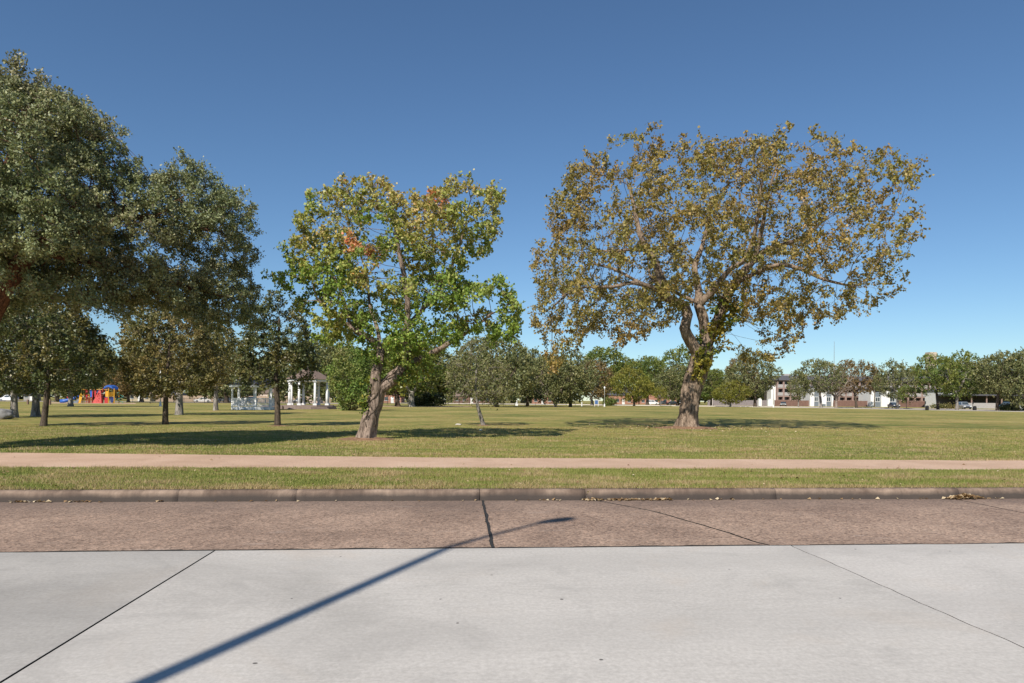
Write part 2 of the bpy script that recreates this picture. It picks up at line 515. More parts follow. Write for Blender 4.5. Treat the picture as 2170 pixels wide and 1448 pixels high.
M['shingle'] = plain('brown_shingle', (0.175, 0.125, 0.10), 0.9, var=0.2)
M['tan'] = plain('tan_siding', (0.48, 0.40, 0.28), 0.8, var=0.08)
M['pinkish'] = plain('pale_pink_siding', (0.55, 0.44, 0.37), 0.8, var=0.08)
M['grey_wall'] = plain('grey_siding', (0.29, 0.28, 0.28), 0.8, var=0.1)
M['fence_grey'] = plain('weathered_fence', (0.22, 0.19, 0.19), 0.9, var=0.2)
M['fence_tan'] = plain('tan_fence', (0.36, 0.27, 0.20), 0.9, var=0.15)
M['iron'] = plain('black_iron', (0.02, 0.02, 0.022), 0.5)
M['black'] = plain('black_plastic', (0.015, 0.015, 0.016), 0.5)
M['tyre'] = plain('tyre_rubber', (0.02, 0.02, 0.02), 0.8)
M['rim'] = plain('alloy_rim', (0.5, 0.5, 0.5), 0.3, 0.8)
M['lampglass'] = plain('lamp_globe', (0.80, 0.80, 0.78), 0.3, var=0.02)
M['steel'] = plain('galvanised_steel', (0.35, 0.36, 0.37), 0.45, 0.6)
M['wood'] = plain('weathered_wood', (0.19, 0.12, 0.085), 0.9, var=0.2)
M['deck'] = plain('deck_boards', (0.24, 0.185, 0.16), 0.9, var=0.15)
M['stone'] = plain('grey_stone', (0.20, 0.195, 0.185), 0.9, var=0.25, scale=5)
M['street'] = plain('far_street_concrete', (0.37, 0.31, 0.275), 0.9, var=0.08, scale=0.3)
M['pale_kerb'] = plain('pale_kerb', (0.58, 0.53, 0.48), 0.9, var=0.08)
M['p_red'] = plain('play_red', (0.42, 0.035, 0.035), 0.5)
M['p_pink'] = plain('play_climbing_red', (0.50, 0.085, 0.075), 0.6, var=0.3, scale=4)
M['p_blue'] = plain('play_blue', (0.03, 0.11, 0.42), 0.4)
M['p_navy'] = plain('play_navy', (0.018, 0.035, 0.13), 0.5)
M['p_yel'] = plain('play_yellow', (0.62, 0.33, 0.03), 0.45)
M['p_teal'] = plain('play_green', (0.05, 0.22, 0.16), 0.5)
M['sign_blue'] = plain('sign_blue', (0.06, 0.13, 0.30), 0.5)
M['tower'] = plain('tower_sandstone', (0.47, 0.39, 0.31), 0.8, var=0.1, scale=0.3)

rng = np.random.default_rng(7)
random.seed(7)

# ------------------------------------------------------------------ the street in front of the camera
TH = math.atan2(0.076, 1.0)
EX = Vector((math.cos(TH), math.sin(TH)))       # along the street
NX = Vector((-math.sin(TH), math.cos(TH)))      # across it, away from the camera


def st(s, t, z=0.0):
    p = EX * s + NX * t
    return (p.x, p.y, z)


def to_st(P):
    p = Vector((P[0], P[1]))
    return p.dot(EX), p.dot(NX)


T_EDGE, T_KERB, T_NEAR = 6.91, 10.17, -1.3
KW = 0.17      # kerb width
ROADROT = (0, 0, TH)

# ground: one sheet to the horizon
g = MB().box(-3000, 3000, -1500, 4500, -0.9, -0.30).build('ground', M['dirt'])
tag(g, kind='structure')

road = MB().box(-90, 90, T_NEAR - 0.02, T_KERB + 0.03, -0.25, -0.05).build('road', M['joint'])
road.rotation_euler = ROADROT
tag(road, kind='structure')


def jag(p, q, n, amp, seed):
    """points from p to q with a small sideways wander"""
    r = np.random.default_rng(seed)
    d = (q - p).normalized()
    s = Vector((-d.y, d.x))
    L = (q - p).length
    out = []
    for i in range(n + 1):
        t = i / n
        w = (mnoise.noise(Vector((t * L * 2.3, seed * 7.1, 0))) + 0.5 * mnoise.noise(Vector((t * L * 9, seed * 3.3, 5)))) * amp
        if i in (0, n): w = 0
        out.append(p + (q - p) * t + s * w)
    return out


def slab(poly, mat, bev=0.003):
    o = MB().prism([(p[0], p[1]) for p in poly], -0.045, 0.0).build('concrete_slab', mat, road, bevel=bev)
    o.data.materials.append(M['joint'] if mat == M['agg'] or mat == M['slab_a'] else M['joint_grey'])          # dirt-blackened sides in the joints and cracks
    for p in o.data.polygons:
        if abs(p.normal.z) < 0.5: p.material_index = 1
    return o


def V2(s, t): return Vector((s, t))


# joints of the pale lanes, from the photograph
s_l = to_st(gp(455, 1167, 0))[0]
s_r = to_st(gp(1690, 1162, 0))[0]
SL = s_r - s_l
jl = []
for k in range(-5, 7):
    jl.append(s_l + SL * k)
GAP = 0.008
lane_edges = [T_NEAR, 2.55, T_EDGE]
for li in range(2):
    t0, t1 = lane_edges[li], lane_edges[li + 1]
    for k in range(len(jl) - 1):
        a, b_ = jl[k], jl[k + 1]
        crack_l = (abs(a - s_r) < 0.01)
        crack_r = (abs(b_ - s_r) < 0.01)
        ga = 0.0045 if crack_l else GAP
        gb = 0.0045 if crack_r else GAP
        e0, e1 = t0 + (0.008 if li else 0.0), t1 - 0.006
        left = jag(V2(a + ga, e0), V2(a + ga, e1), 60 if crack_l else 12, 0.022 if crack_l else 0.002, 11 + (0 if crack_l else k))
        right = jag(V2(b_ - gb, e0), V2(b_ - gb, e1), 60 if crack_r else 12, 0.022 if crack_r else 0.002, 11 if crack_r else k + 1 + 11)
        far = jag(V2(a + ga, e1), V2(b_ - gb, e1), 40 if li else 2, 0.012 if li else 0.0, 50 + k)
        poly = list(right) + list(reversed(far))[1:-1] + list(reversed(left))
        mat = M['slab_a'] if k < 5 else (M['slab_b'] if k == 5 else M['slab_c'])
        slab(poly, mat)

# brown lane: slabs with a sealed joint and a wandering crack
sj0, sj1 = to_st(gp(1018, 1062, 0))[0], to_st(gp(1052, 1160, 0))[0]
sj = (sj0 + sj1) / 2
T0, T1 = T_EDGE + 0.012, T_KERB - 0.004
crk = [Vector(to_st(gp(x, y, 0))) for x, y in ((1262, 1062), (1330, 1073), (1395, 1086), (1440, 1099), (1490, 1113), (1555, 1133), (1600, 1148), (1633, 1157))]
crk[0].y = T1; crk[-1].y = T0


def refine(pts, amp, seed):
    out = []
    for i in range(len(pts) - 1):
        seg = jag(pts[i], pts[i + 1], 7, amp, seed + i)
        out += seg[:-1]
    return out + [pts[-1]]


crk = refine(crk, 0.03, 80)
bj = [sj - 7.4 * k for k in (5, 4, 3, 2, 1)] + [sj] + [sj + 7.4 * k for k in (1, 2, 3, 4, 5)]
for k in range(len(bj) - 1):
    a, b_ = bj[k] + 0.014, bj[k + 1] - 0.014
    near = [p + Vector((0, 0.03)) for p in jag(V2(a, T0), V2(b_, T0), 110, 0.04, 200 + k)]
    if abs(bj[k] - sj) < 0.01:
        l_poly = [V2(a, T0)] + [p for p in near[1:-1] if p.x < crk[-1].x - 0.05] + [p + Vector((-0.017, -0.007)) for p in reversed(crk)] + [V2(a, T1)]
        r_poly = [p + Vector((0.017, 0.007)) for p in crk] + [p for p in near[1:-1] if p.x > crk[-1].x + 0.05] + [V2(b_, T0), V2(b_, T1)]
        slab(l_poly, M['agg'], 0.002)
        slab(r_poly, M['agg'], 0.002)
    else:
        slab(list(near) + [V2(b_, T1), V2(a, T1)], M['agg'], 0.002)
# smeared sealant beside the joint
mb = MB()
pts_ = jag(V2(sj, T0), V2(sj, T1), 40, 0.02, 301)
vs = []
for i, p in enumerate(pts_):
    w = 0.018 + 0.012 * mnoise.noise(Vector((i * 0.6, 3, 1)))
    vs += [(p.x - w, p.y, 0.004), (p.x + w, p.y, 0.004)]
mb.add(vs, [(2 * i, 2 * i + 1, 2 * i + 3, 2 * i + 2) for i in range(len(pts_) - 1)])
mb.build('joint_sealant', M['joint'], road)

# kerbs
prof = [(0.0, -0.2), (0.0, 0.02), (0.012, 0.08), (0.022, 0.118), (0.036, 0.14), (0.058, 0.153), (0.09, 0.158), (KW, 0.158), (KW, -0.2)]


def gap_at(sv): return 0.004 if min(abs(sv - to_st(gp(x, 1055, 0.05))[0]) for x in (1017, 1243)) < 0.01 else 0.0006


def kerb(name, t, flip, joints):
    o = MB().box(joints[0], joints[-1], min(t, t + flip * (KW - .01)), max(t, t + flip * (KW - .01)), -0.2, -0.06).build(name, M['joint'])
    o.rotation_euler = ROADROT
    tag(o, kind='structure')
    for i in range(len(joints) - 1):
        a, b_ = joints[i] + gap_at(joints[i]), joints[i + 1] - gap_at(joints[i + 1])
        n = max(2, int((b_ - a) / 0.12))
        vs, fs = [], []
        k = len(prof)
        for j in range(n + 1):
            s = a + (b_ - a) * j / n
            w = 0.004 * mnoise.noise(Vector((s * 2.7, t, 0))) + 0.004 * mnoise.noise(Vector((s * 0.6, t, 4)))
            for u, z in prof:
                ch = 0.006 * mnoise.noise(Vector((s * 9, z * 30, t))) if z > 0.05 else 0
                vs.append((s, t + flip * (u + w + ch), z + w * 0.6))
        for j in range(n):
            for q in range(k):
                f = (j * k + q, (j + 1) * k + q, (j + 1) * k + (q + 1) % k, j * k + (q + 1) % k)
                fs.append(f if flip > 0 else tuple(reversed(f)))
        fs += [tuple(range(k)), tuple(reversed([n * k + q for q in range(k)]))]
        if flip < 0: fs[-2:] = [tuple(reversed(fs[-2])), tuple(reversed(fs[-1]))]
        me = MB().add(vs, fs)
        c = me.build('kerb_segment', M['kerb'], o, smooth=False)
        for p in c.data.polygons: p.use_smooth = len(p.vertices) == 4
    return o


kj = [to_st(gp(x, 1055, 0.05))[0] for x in (380, 628, 1017, 1243, 2057)]
kjs = [kj[0] - 3.05 * k for k in range(25, 0, -1)] + kj[:4] + [(kj[3] * 0.5 + kj[4] * 0.5), kj[4]] + [kj[4] + 3.05 * k for k in range(1, 25)]
kerb('kerb', T_KERB, 1, kjs)
kerb('kerb', T_NEAR, -1, [-80, -40, -20, -10, -4, 0, 4, 10, 20, 40, 80])

# lawns
def sheet(name, poly, z, mat, kind='structure', parent=None):
    n = len(poly)
    me = bpy.data.meshes.new(name)
    me.from_pydata([(p[0], p[1], z) for p in poly], [], [tuple(range(n))])
    me.materials.append(mat)
    o = bpy.data.objects.new(name, me)
    link(o, parent)
    if kind: o['kind'] = kind
    return o


TL = T_KERB + KW - 0.012
sheet('lawn', [st(-1500, TL), st(1500, TL), st(1500, 3500), st(-1500, 3500)], 0.15, M['turf'])
sheet('verge', [st(1500, T_NEAR - KW + 0.012), st(-1500, T_NEAR - KW + 0.012), st(-1500, -900), st(1500, -900)], 0.15, M['turf'])

# the crushed granite footpath with ragged edges
near_c = [(-90, 18.0), (-40, 14.6), (-20, 13.75), (-9.6, 13.5), (0, 13.34), (10.4, 13.0), (40, 12.8), (90, 12.8)]
far_c = [(-90, 27), (-40, 20.6), (-20, 18.0), (-13.6, 17.4), (-6.6, 16.75), (-4.05, 16.35), (0, 15.88), (12.2, 15.3), (40, 15.2), (90, 15.2)]
def path_near(s): return float(np.interp(s, [c[0] for c in near_c], [c[1] for c in near_c]))
def path_far(s): return float(np.interp(s, [c[0] for c in far_c], [c[1] for c in far_c]))
ss = np.concatenate([np.linspace(-90, -22, 60), np.linspace(-21.9, 21.9, 500), np.linspace(22, 90, 60)])
vs = []
for s in ss:
    w1 = 0.09 * mnoise.noise(Vector((s * 0.8, 1, 0))) + 0.05 * mnoise.noise(Vector((s * 4, 2, 0)))
    w2 = 0.09 * mnoise.noise(Vector((s * 0.8, 9, 0))) + 0.05 * mnoise.noise(Vector((s * 4, 8, 0)))
    vs += [st(s, path_near(s) + w1, 0.155), st(s, path_far(s) + w2, 0.155)]
me = fast_mesh('path', vs, [(2 * i, 2 * i + 2, 2 * i + 3, 2 * i + 1) for i in range(len(ss) - 1)], M['path'])
o = bpy.data.objects.new('path', me); link(o); tag(o, kind='structure')
if me.polygons[0].normal.z < 0: me.flip_normals()


# ------------------------------------------------------------------ grass blades
def blades(name, n, sampler, h0, h1, w, seed, dry=0.3, fringe=None):
    r = np.random.default_rng(seed)
    P = sampler(r, n)
    n = len(P)
    cl = np.array([mnoise.noise(Vector((p[0] * 1.1, p[1] * 2.0, 0))) + 0.6 * mnoise.noise(Vector((p[0] * 0.35, p[1] * 0.7, 3))) for p in P])
    h = r.uniform(h0, h1, n) * (1 + 0.45 * cl) * np.where(r.uniform(0, 1, n) < 0.04, 1.8, 1.0)
    ang = r.uniform(0, 2 * np.pi, n)
    lean = r.uniform(0.15, 1.0, n)
    dx, dy = np.cos(ang), np.sin(ang)
    wa = r.uniform(0, 2 * np.pi, n)
    wx, wy = np.cos(wa) * w * 0.5, np.sin(wa) * w * 0.5
    z = P[:, 2]
    A = np.stack([P[:, 0] - wx, P[:, 1] - wy, z - 0.004], 1)
    B = np.stack([P[:, 0] + wx, P[:, 1] + wy, z - 0.004], 1)
    C = np.stack([P[:, 0] + dx * h * lean, P[:, 1] + dy * h * lean, z + h * np.sqrt(np.maximum(0.08, 1 - lean * lean * 0.8))], 1)
    V = np.stack([A, B, C], 1).reshape(-1, 3)
    t = np.stack([np.clip(r.uniform(0, 1, n) * 0.8 + 0.2 * cl + 0.1, 0, 1), np.clip((r.uniform(0, 1, n) < np.clip(dry + 1.0 * cl + (fringe(P) if fringe else 0), 0.03, 0.92)).astype(float), 0, 1)], 1)
    me = fast_mesh(name, V, np.arange(3 * n).reshape(-1, 3), M['grass'], np.repeat(t, 3, 0))
    o = bpy.data.objects.new(name, me)
    link(o)
    return o


def strip_s(r, n):
    s = r.uniform(-12.5, 12.5, n)
    f = r.uniform(0, 1, n)
    t0 = TL - 0.035
    pn = np.interp(s, [c[0] for c in near_c], [c[1] for c in near_c]) + 0.06
    t = t0 + f * (pn + r.normal(0, 0.035, n) - t0)
    return np.stack([s * EX.x + t * NX.x, s * EX.y + t * NX.y, np.full(n, 0.152)], 1)


def lawn_s(r, n):
    t = 15.0 + 19.0 * r.uniform(0, 1, n) ** 1.6
    s = r.uniform(-(t * 0.72 + 1.0), t * 0.92 + 1.0)
    pf = np.interp(s, [c[0] for c in far_c], [c[1] for c in far_c]) - 0.04 + r.normal(0, 0.03, n)
    k = t > pf
    for q, rx, ry in ((gp(1457, 908), 1.35, 1.05), (gp(774, 932), 0.75, 0.6)):
        qs, qt = to_st(q)
        k &= (((s - qs) / rx) ** 2 + ((t - qt) / ry) ** 2) > r.uniform(0.6, 1.6, n)
    s, t = s[k], t[k]
    return np.stack([s * EX.x + t * NX.x, s * EX.y + t * NX.y, np.full(len(s), 0.151)], 1)


tag(blades('grass', 300000, strip_s, 0.025, 0.06, 0.009, 21, 0.24, lambda P: 0.75 * np.exp(-np.maximum(0, P[:, 0] * NX.x + P[:, 1] * NX.y - TL) / 0.3)), 'short green and straw grass between the kerb and the granite path', 'grass', kind='stuff')
tag(blades('grass', 330000, lawn_s, 0.025, 0.055, 0.014, 22, 0.36), 'mown park lawn grass beyond the granite path', 'grass', kind='stuff')


# ------------------------------------------------------------------ trees
def inside(P, poly):
    x, y = P[:, 0], P[:, 1]
    c = np.zeros(len(P), bool)
    n = len(poly)
    for i in range(n):
        x0, y0 = poly[i]; x1, y1 = poly[(i + 1) % n]
        if y0 == y1: continue
        k = ((y0 > y) != (y1 > y)) & (x < (x1 - x0) * (y - y0) / (y1 - y0) + x0)
        c ^= k
    return c


def edge_dist(P, poly):
    d = np.full(len(P), 1e9)
    n = len(poly)
    for i in range(n):
        a = np.array(poly[i], float); b = np.array(poly[(i + 1) % n], float)
        ab = b - a
        t = np.clip(((P - a) @ ab) / max(1e-9, ab @ ab), 0, 1)
        d = np.minimum(d, np.hypot(*(P - a - t[:, None] * ab).T))
    return d


def sample_crown(poly, n, Rm, r, freq=0.6, thr=-0.12, shell=0.0, y0=0.0, edge=0.0, back=None, warp=0.0, wf=0.9, fat=0.9):
    """poly: crown outline in metres (x, z) at the tree's own place; the crown is given depth from the distance to its outline"""
    poly = [tuple(p) for p in poly]
    lo = np.min(poly, 0); hi = np.max(poly, 0)
    out = []
    cnt = 0
    while cnt < n:
        P = r.uniform(lo, hi, (2 * n, 2))
        if warp:
            wv = np.array([(mnoise.noise(Vector((p[0] * wf, p[1] * wf, 7.7))) + .5 * mnoise.noise(Vector((p[0] * wf * 2.7, p[1] * wf * 2.7, 1.1))), mnoise.noise(Vector((p[0] * wf, p[1] * wf, 21.3))) + .5 * mnoise.noise(Vector((p[0] * wf * 2.7, p[1] * wf * 2.7, 4.4)))) for p in P]) * warp
        else: wv = 0
        P = P[inside(P + wv, poly)]
        d = edge_dist(P, poly)
        T = Rm * np.sqrt(np.clip(1 - (1 - np.clip(d / (Rm * fat), 0, 1)) ** 2, 0, 1)) + 0.15
        u = r.uniform(-1, 1, len(P))
        keep = (np.abs(u) > 0.55) | (d < Rm * 0.25) | (r.uniform(0, 1, len(P)) > shell)
        y = u * T + y0
        if back:
            dyb = back[1] * np.clip((P[:, 0] - back[0]) / back[2], 0, 1)
            y = y + dyb
            f = 1 + dyb / back[4]
            P = np.stack([(P[:, 0] + back[3]) * f - back[3], (P[:, 1] - 1.35) * f + 1.35], 1)
        Q = np.stack([P[:, 0], y, P[:, 1]], 1)[keep]; dq = d[keep]
        nz = np.array([mnoise.noise(Vector((q[0] * freq + 3.3, q[1] * freq, q[2] * freq * 1.3))) for q in Q])
        Q = Q[(nz > thr + r.normal(0, 0.05, len(Q))) | (dq < edge)]
        out.append(Q); cnt += len(Q)
    return np.concatenate(out)[:n]


class Skel:
    def __init__(s, step):
        s.p, s.par, s.rad, s.step = [], [], [], step

    def line(s, pts, rads):
        """smooth polyline; the first point joins the nearest node already there"""
        pts = [np.array(p, float) for p in pts]
        P, Rr = [], []
        n = len(pts)
        for i in range(n - 1):
            p0, p1, p2, p3 = pts[max(i - 1, 0)], pts[i], pts[i + 1], pts[min(i + 2, n - 1)]
            m = max(1, int(np.linalg.norm(p2 - p1) / s.step))
            for j in range(m):
                t = j / m
                q = 0.5 * (2 * p1 + (p2 - p0) * t + (2 * p0 - 5 * p1 + 4 * p2 - p3) * t * t + (3 * p1 - p0 - 3 * p2 + p3) * t ** 3)
                P.append(q); Rr.append(rads[i] * (1 - t) + rads[i + 1] * t)
        P.append(pts[-1]); Rr.append(rads[-1])
        if s.p:
            A = np.array(s.p)
            par = int(np.argmin(((A - P[0]) ** 2).sum(1)))
            if len(P) > 1 and np.linalg.norm(A[par] - P[0]) < s.step * 0.8:
                P, Rr = P[1:], Rr[1:]
        else:
            par = -1
        for q, rr in zip(P, Rr):
            s.p.append(q); s.par.append(par); s.rad.append(rr)
            par = len(s.p) - 1

    def grow(s, A, kill, r, wander=0.25, up=0.0, iters=160, first=0, momentum=0.35):
        p = np.array(s.p); n0 = len(p)
        par = list(s.par)
        D = s.step
        c0 = p[first:]
        near = np.zeros(len(A), int); dist = np.full(len(A), 1e9)
        for i0 in range(0, len(c0), 200):
            dd = np.linalg.norm(A[:, None] - c0[None, i0:i0 + 200], axis=2)
            j = dd.argmin(1); m = dd[np.arange(len(A)), j]
            k = m < dist
            near[k] = j[k] + i0 + first; dist[k] = m[k]
        pts = [p]
        total = len(p)
        dirs = np.zeros_like(p)
        for i in range(len(p)):
            if par[i] >= 0:
                d = p[i] - p[par[i]]; dirs[i] = d / (np.linalg.norm(d) + 1e-9)
        for it in range(iters):
            al = dist > kill
            A, near, dist = A[al], near[al], dist[al]
            if not len(A): break
            u, inv = np.unique(near, return_inverse=True)
            v = (A - p[near]) / dist[:, None]
            acc = np.zeros((len(u), 3))
            np.add.at(acc, inv, v)
            acc /= np.linalg.norm(acc, axis=1)[:, None] + 1e-9
            acc = acc + momentum * dirs[u] + r.normal(0, wander, acc.shape)
            acc[:, 2] += up
            acc /= np.linalg.norm(acc, axis=1)[:, None] + 1e-9
            Q = p[u] + acc * D
            b = len(p)
            p = np.concatenate([p, Q]); dirs = np.concatenate([dirs, acc])
            par += list(u)
            for i0 in range(0, len(Q), 150):
                q = Q[i0:i0 + 150]
                dd = ((A[:, None] - q[None]) ** 2).sum(2)
                j = dd.argmin(1); m = np.sqrt(dd[np.arange(len(A)), j])
                k = m < dist
                near[k] = j[k] + i0 + b; dist[k] = m[k]
        s.p = p; s.par = np.array(par)
        s.rad = np.concatenate([np.array(s.rad, float), np.full(len(p) - n0, np.nan)])
        s.n0 = n0
        return s

    def finish(s, tip, expo=2.3, cap=0.8):
        n = len(s.p)
        acc = np.zeros(n)
        kids = np.zeros(n, int)
        for i in range(n - 1, -1, -1):
            if kids[i] == 0: acc[i] = tip ** expo
            if s.par[i] >= 0:
                acc[s.par[i]] += acc[i]; kids[s.par[i]] += 1
        c = acc ** (1 / expo)
        rad = s.rad.copy()
        for i in range(n):
            if np.isnan(rad[i]):
                rad[i] = min(c[i], cap * rad[s.par[i]] if s.par[i] < s.n0 else rad[s.par[i]])
        s.rad = rad; s.kids = kids
        # soften the zig-zag of the grown part
        for _ in range(2):
            q = s.p.copy()
            cs = np.zeros_like(q); cn = np.zeros(n)
            ok = s.par >= 0
            np.add.at(cs, s.par[ok], s.p[ok]); np.add.at(cn, s.par[ok], 1)
            for i in range(s.n0, n):
                if cn[i] > 0:
                    q[i] = 0.5 * s.p[i] + 0.25 * s.p[s.par[i]] + 0.25 * cs[i] / cn[i]
            s.p = q
        return s

    def tips(s, lr, zmin):
        k = (s.rad < lr) & (s.p[:, 2] > zmin) & (s.par >= 0)
        d = s.p[k] - s.p[s.par[k]]
        return s.p[k], d / (np.linalg.norm(d, axis=1)[:, None] + 1e-9)

    def mesh(s, name, mat, min_r=0.0, ridge=0.0, twist=0.8, rough=0.10, flare=0.0, sides=(18, 9, 5, 3), lump=2.5, base_z=0.0):
        n = len(s.p)
        ch = [[] for _ in range(n)]
        for i in range(n):
            if s.par[i] >= 0 and s.rad[i] >= min_r: ch[s.par[i]].append(i)
        V, Fq = [], []
        starts = [(None, 0)]
        while starts:
            pa, i = starts.pop()
            chain = [i] if pa is None else [pa, i]
            while True:
                c = ch[chain[-1]] if not (pa is not None and len(chain) == 1) else []
                if not c: break
                m = max(c, key=lambda j: s.rad[j])
                for j in c:
                    if j != m: starts.append((chain[-1], j))
                chain.append(m)
            rr = [s.rad[j] for j in chain]
            if pa is not None: rr[0] = rr[1]
            if len(chain) < 2: continue
            r0 = max(rr)
            k = sides[0] if r0 > 0.14 else sides[1] if r0 > 0.05 else sides[2] if r0 > 0.018 else sides[3]
            P = s.p[chain]
            T = np.gradient(P, axis=0)
            T /= np.linalg.norm(T, axis=1)[:, None] + 1e-9
            ref = np.array([1.0, 0, 0]) if abs(T[0][0]) < 0.9 else np.array([0, 1.0, 0])
            th = np.arange(k) * 2 * np.pi / k
            ct, sn = np.cos(th), np.sin(th)
            base = len(V)
            for a in range(len(chain)):
                ref = ref - T[a] * (ref @ T[a]); ref /= np.linalg.norm(ref) + 1e-9
                bb = np.cross(T[a], ref)
                ring = P[a] + rr[a] * (ct[:, None] * ref + sn[:, None] * bb)
                if r0 > 0.10 and rough:
                    out = []
                    for j in range(k):
                        q = ring[j]
                        e = rough * (mnoise.noise(Vector((q[0] * lump, q[1] * lump, q[2] * lump * 0.5))) + 0.6 * mnoise.noise(Vector((q[0] * lump * 3, q[1] * lump * 3, q[2] * lump))))
                        if ridge and r0 > 0.2:
                            ph = th[j] * 7 + twist * q[2] * 2 + 1.5 * mnoise.noise(Vector((q[0] * 1.5, q[1] * 1.5, q[2] * 0.9)))
                            e += ridge * (abs(math.sin(ph)) - 0.6)
                        if flare and pa is None:
                            hgt = max(0.0, P[a][2] - base_z)
                            e += flare * math.exp(-hgt / 0.28) * (0.55 + 0.45 * math.sin(5 * th[j] + 1.0) + 0.3 * math.sin(3 * th[j]))
                        out.append(P[a] + (q - P[a]) * (1 + e))
                    ring = np.array(out)
                V.extend(ring.tolist())
            for a in range(len(chain) - 1):
                for j in range(k):
                    Fq.append((base + a * k + j, base + a * k + (j + 1) % k, base + (a + 1) * k + (j + 1) % k, base + (a + 1) * k + j))
        return fast_mesh(name, V, Fq, mat, smooth=True)


def leaves_at(name, C, per, spread, size, r, mat, hue_f=0.5, hue_fn=None, droop=0.0, flat=0.3, aspect=0.62, szvar=0.35, squash=0.8, D=None, ns=3, shoot=2.2, twigs=None, red=None):
    """leaf-sized faces set along short shoots that leave the twig ends C"""
    n0 = len(C)
    if D is None: D = np.zeros_like(C)
    S = np.repeat(C, ns, 0)
    sd = np.repeat(D, ns, 0) * 0.9 + r.normal(0, 0.75, (n0 * ns, 3)) - np.array([0, 0, 0.35 * droop])
    sd /= np.linalg.norm(sd, axis=1)[:, None] + 1e-9
    sl = spread * shoot * r.uniform(0.5, 1.35, n0 * ns)
    pp = max(1, per // ns)
    n = n0 * ns * pp
    t = r.uniform(0.05, 1, n) ** 0.8
    d0 = np.repeat(sd, pp, 0)
    P = np.repeat(S, pp, 0) + d0 * (t * np.repeat(sl, pp))[:, None] + r.normal(0, spread * 0.33, (n, 3))
    d = r.normal(0, 1, (n, 3)) + d0 * 0.6; d[:, 2] -= droop
    d /= np.linalg.norm(d, axis=1)[:, None]
    nn = r.normal(0, 1, (n, 3)); nn[:, 2] += flat * 3
    s = np.cross(d, nn); s /= np.linalg.norm(s, axis=1)[:, None] + 1e-9
    L = size * r.uniform(1 - szvar, 1 + szvar, n)[:, None]
    W = L * aspect
    up = np.cross(s, d)
    a = P - d * L * 0.5
    b = P + s * W * 0.5 + up * L * 0.08
    c = P + d * L * 0.5
    e = P - s * W * 0.5 + up * L * 0.08
    V = np.stack([a, b, c, e], 1).reshape(-1, 3)
    per_ = ns * pp
    hue = np.array([mnoise.noise(Vector(q) * hue_f) for q in C]) * 1.1
    hue = 0.5 + hue if hue_fn is None else hue_fn(C, hue)
    hue = np.clip(np.repeat(hue, per_) + r.normal(0, 0.13, n), 0, 1)
    br = np.array([mnoise.noise(Vector(q) * hue_f * 2.3 + Vector((9, 9, 9))) for q in C])
    t0 = np.clip(r.uniform(0, 1, n) * 0.85 + 0.08 + 0.22 * np.repeat(br, per_), 0, 1)
    for (qx, qz, qr) in (red or []):
        kk_ = (P[:, 0] - qx) ** 2 + (P[:, 2] - qz) ** 2 < (qr * r.uniform(0.4, 1.2, n)) ** 2
        t0[kk_] = r.uniform(0.93, 1.0, kk_.sum()); hue[kk_] = 1
    tt = np.stack([t0, hue], 1)
    if twigs is not None:
        w = np.cross(sd, r.normal(0, 1, sd.shape)); w /= np.linalg.norm(w, axis=1)[:, None] + 1e-9
        w *= 0.006
        twigs.append(np.stack([S - w, S + w, S + sd * sl[:, None]], 1).reshape(-1, 3))
    return fast_mesh(name, V, np.arange(4 * n).reshape(-1, 4), mat, np.repeat(tt, 4, 0))


def put(name, me, parent):
    o = bpy.data.objects.new(name, me)
    return link(o, parent)


def px_local(base, Y):
    """photograph pixel -> metres beside the tree's base (x, 0, z)"""
    def f(px, py, dy=0.0):
        q = at(px, py, Y)
        return (q.x - base.x, dy, q.z - base.z)
    return f


def hero(name, label, base, lines, poly, n_attr, Rm, step, kill, leaf, bark, tip, tmat, lmat, grow_kw={}, samp_kw={}, mesh_kw={}, leaf_r=0.012, min_r=0.0, seed=1, cat='tree', expo=2.3, first=0, extra=None):
    r = np.random.default_rng(seed)
    sk = Skel(step)
    for pts, rads in lines: sk.line(pts, rads)
    A = sample_crown(poly, n_attr, Rm, r, **samp_kw)
    if extra is not None: A = np.concatenate([A, extra])
    sk.grow(A, kill, r, first=first, **grow_kw).finish(tip, expo)
    ro = root(name, label, cat, base)
    put('trunk', sk.mesh('trunk', tmat, min_r, **mesh_kw), ro)
    C, Dd = sk.tips(leaf_r, 0.5)
    tw = []
    put('crown', leaves_at('crown', C, leaf.pop('per'), leaf.pop('spread'), leaf.pop('size'), r, lmat, D=Dd, twigs=tw, **leaf), ro)
    T3 = np.concatenate(tw)
    put('twigs', fast_mesh('twigs', T3, np.arange(len(T3)).reshape(-1, 3), M['bark_twig']), ro)
    print(name, 'nodes', len(sk.p), 'leaf sprays', len(C))
    return ro


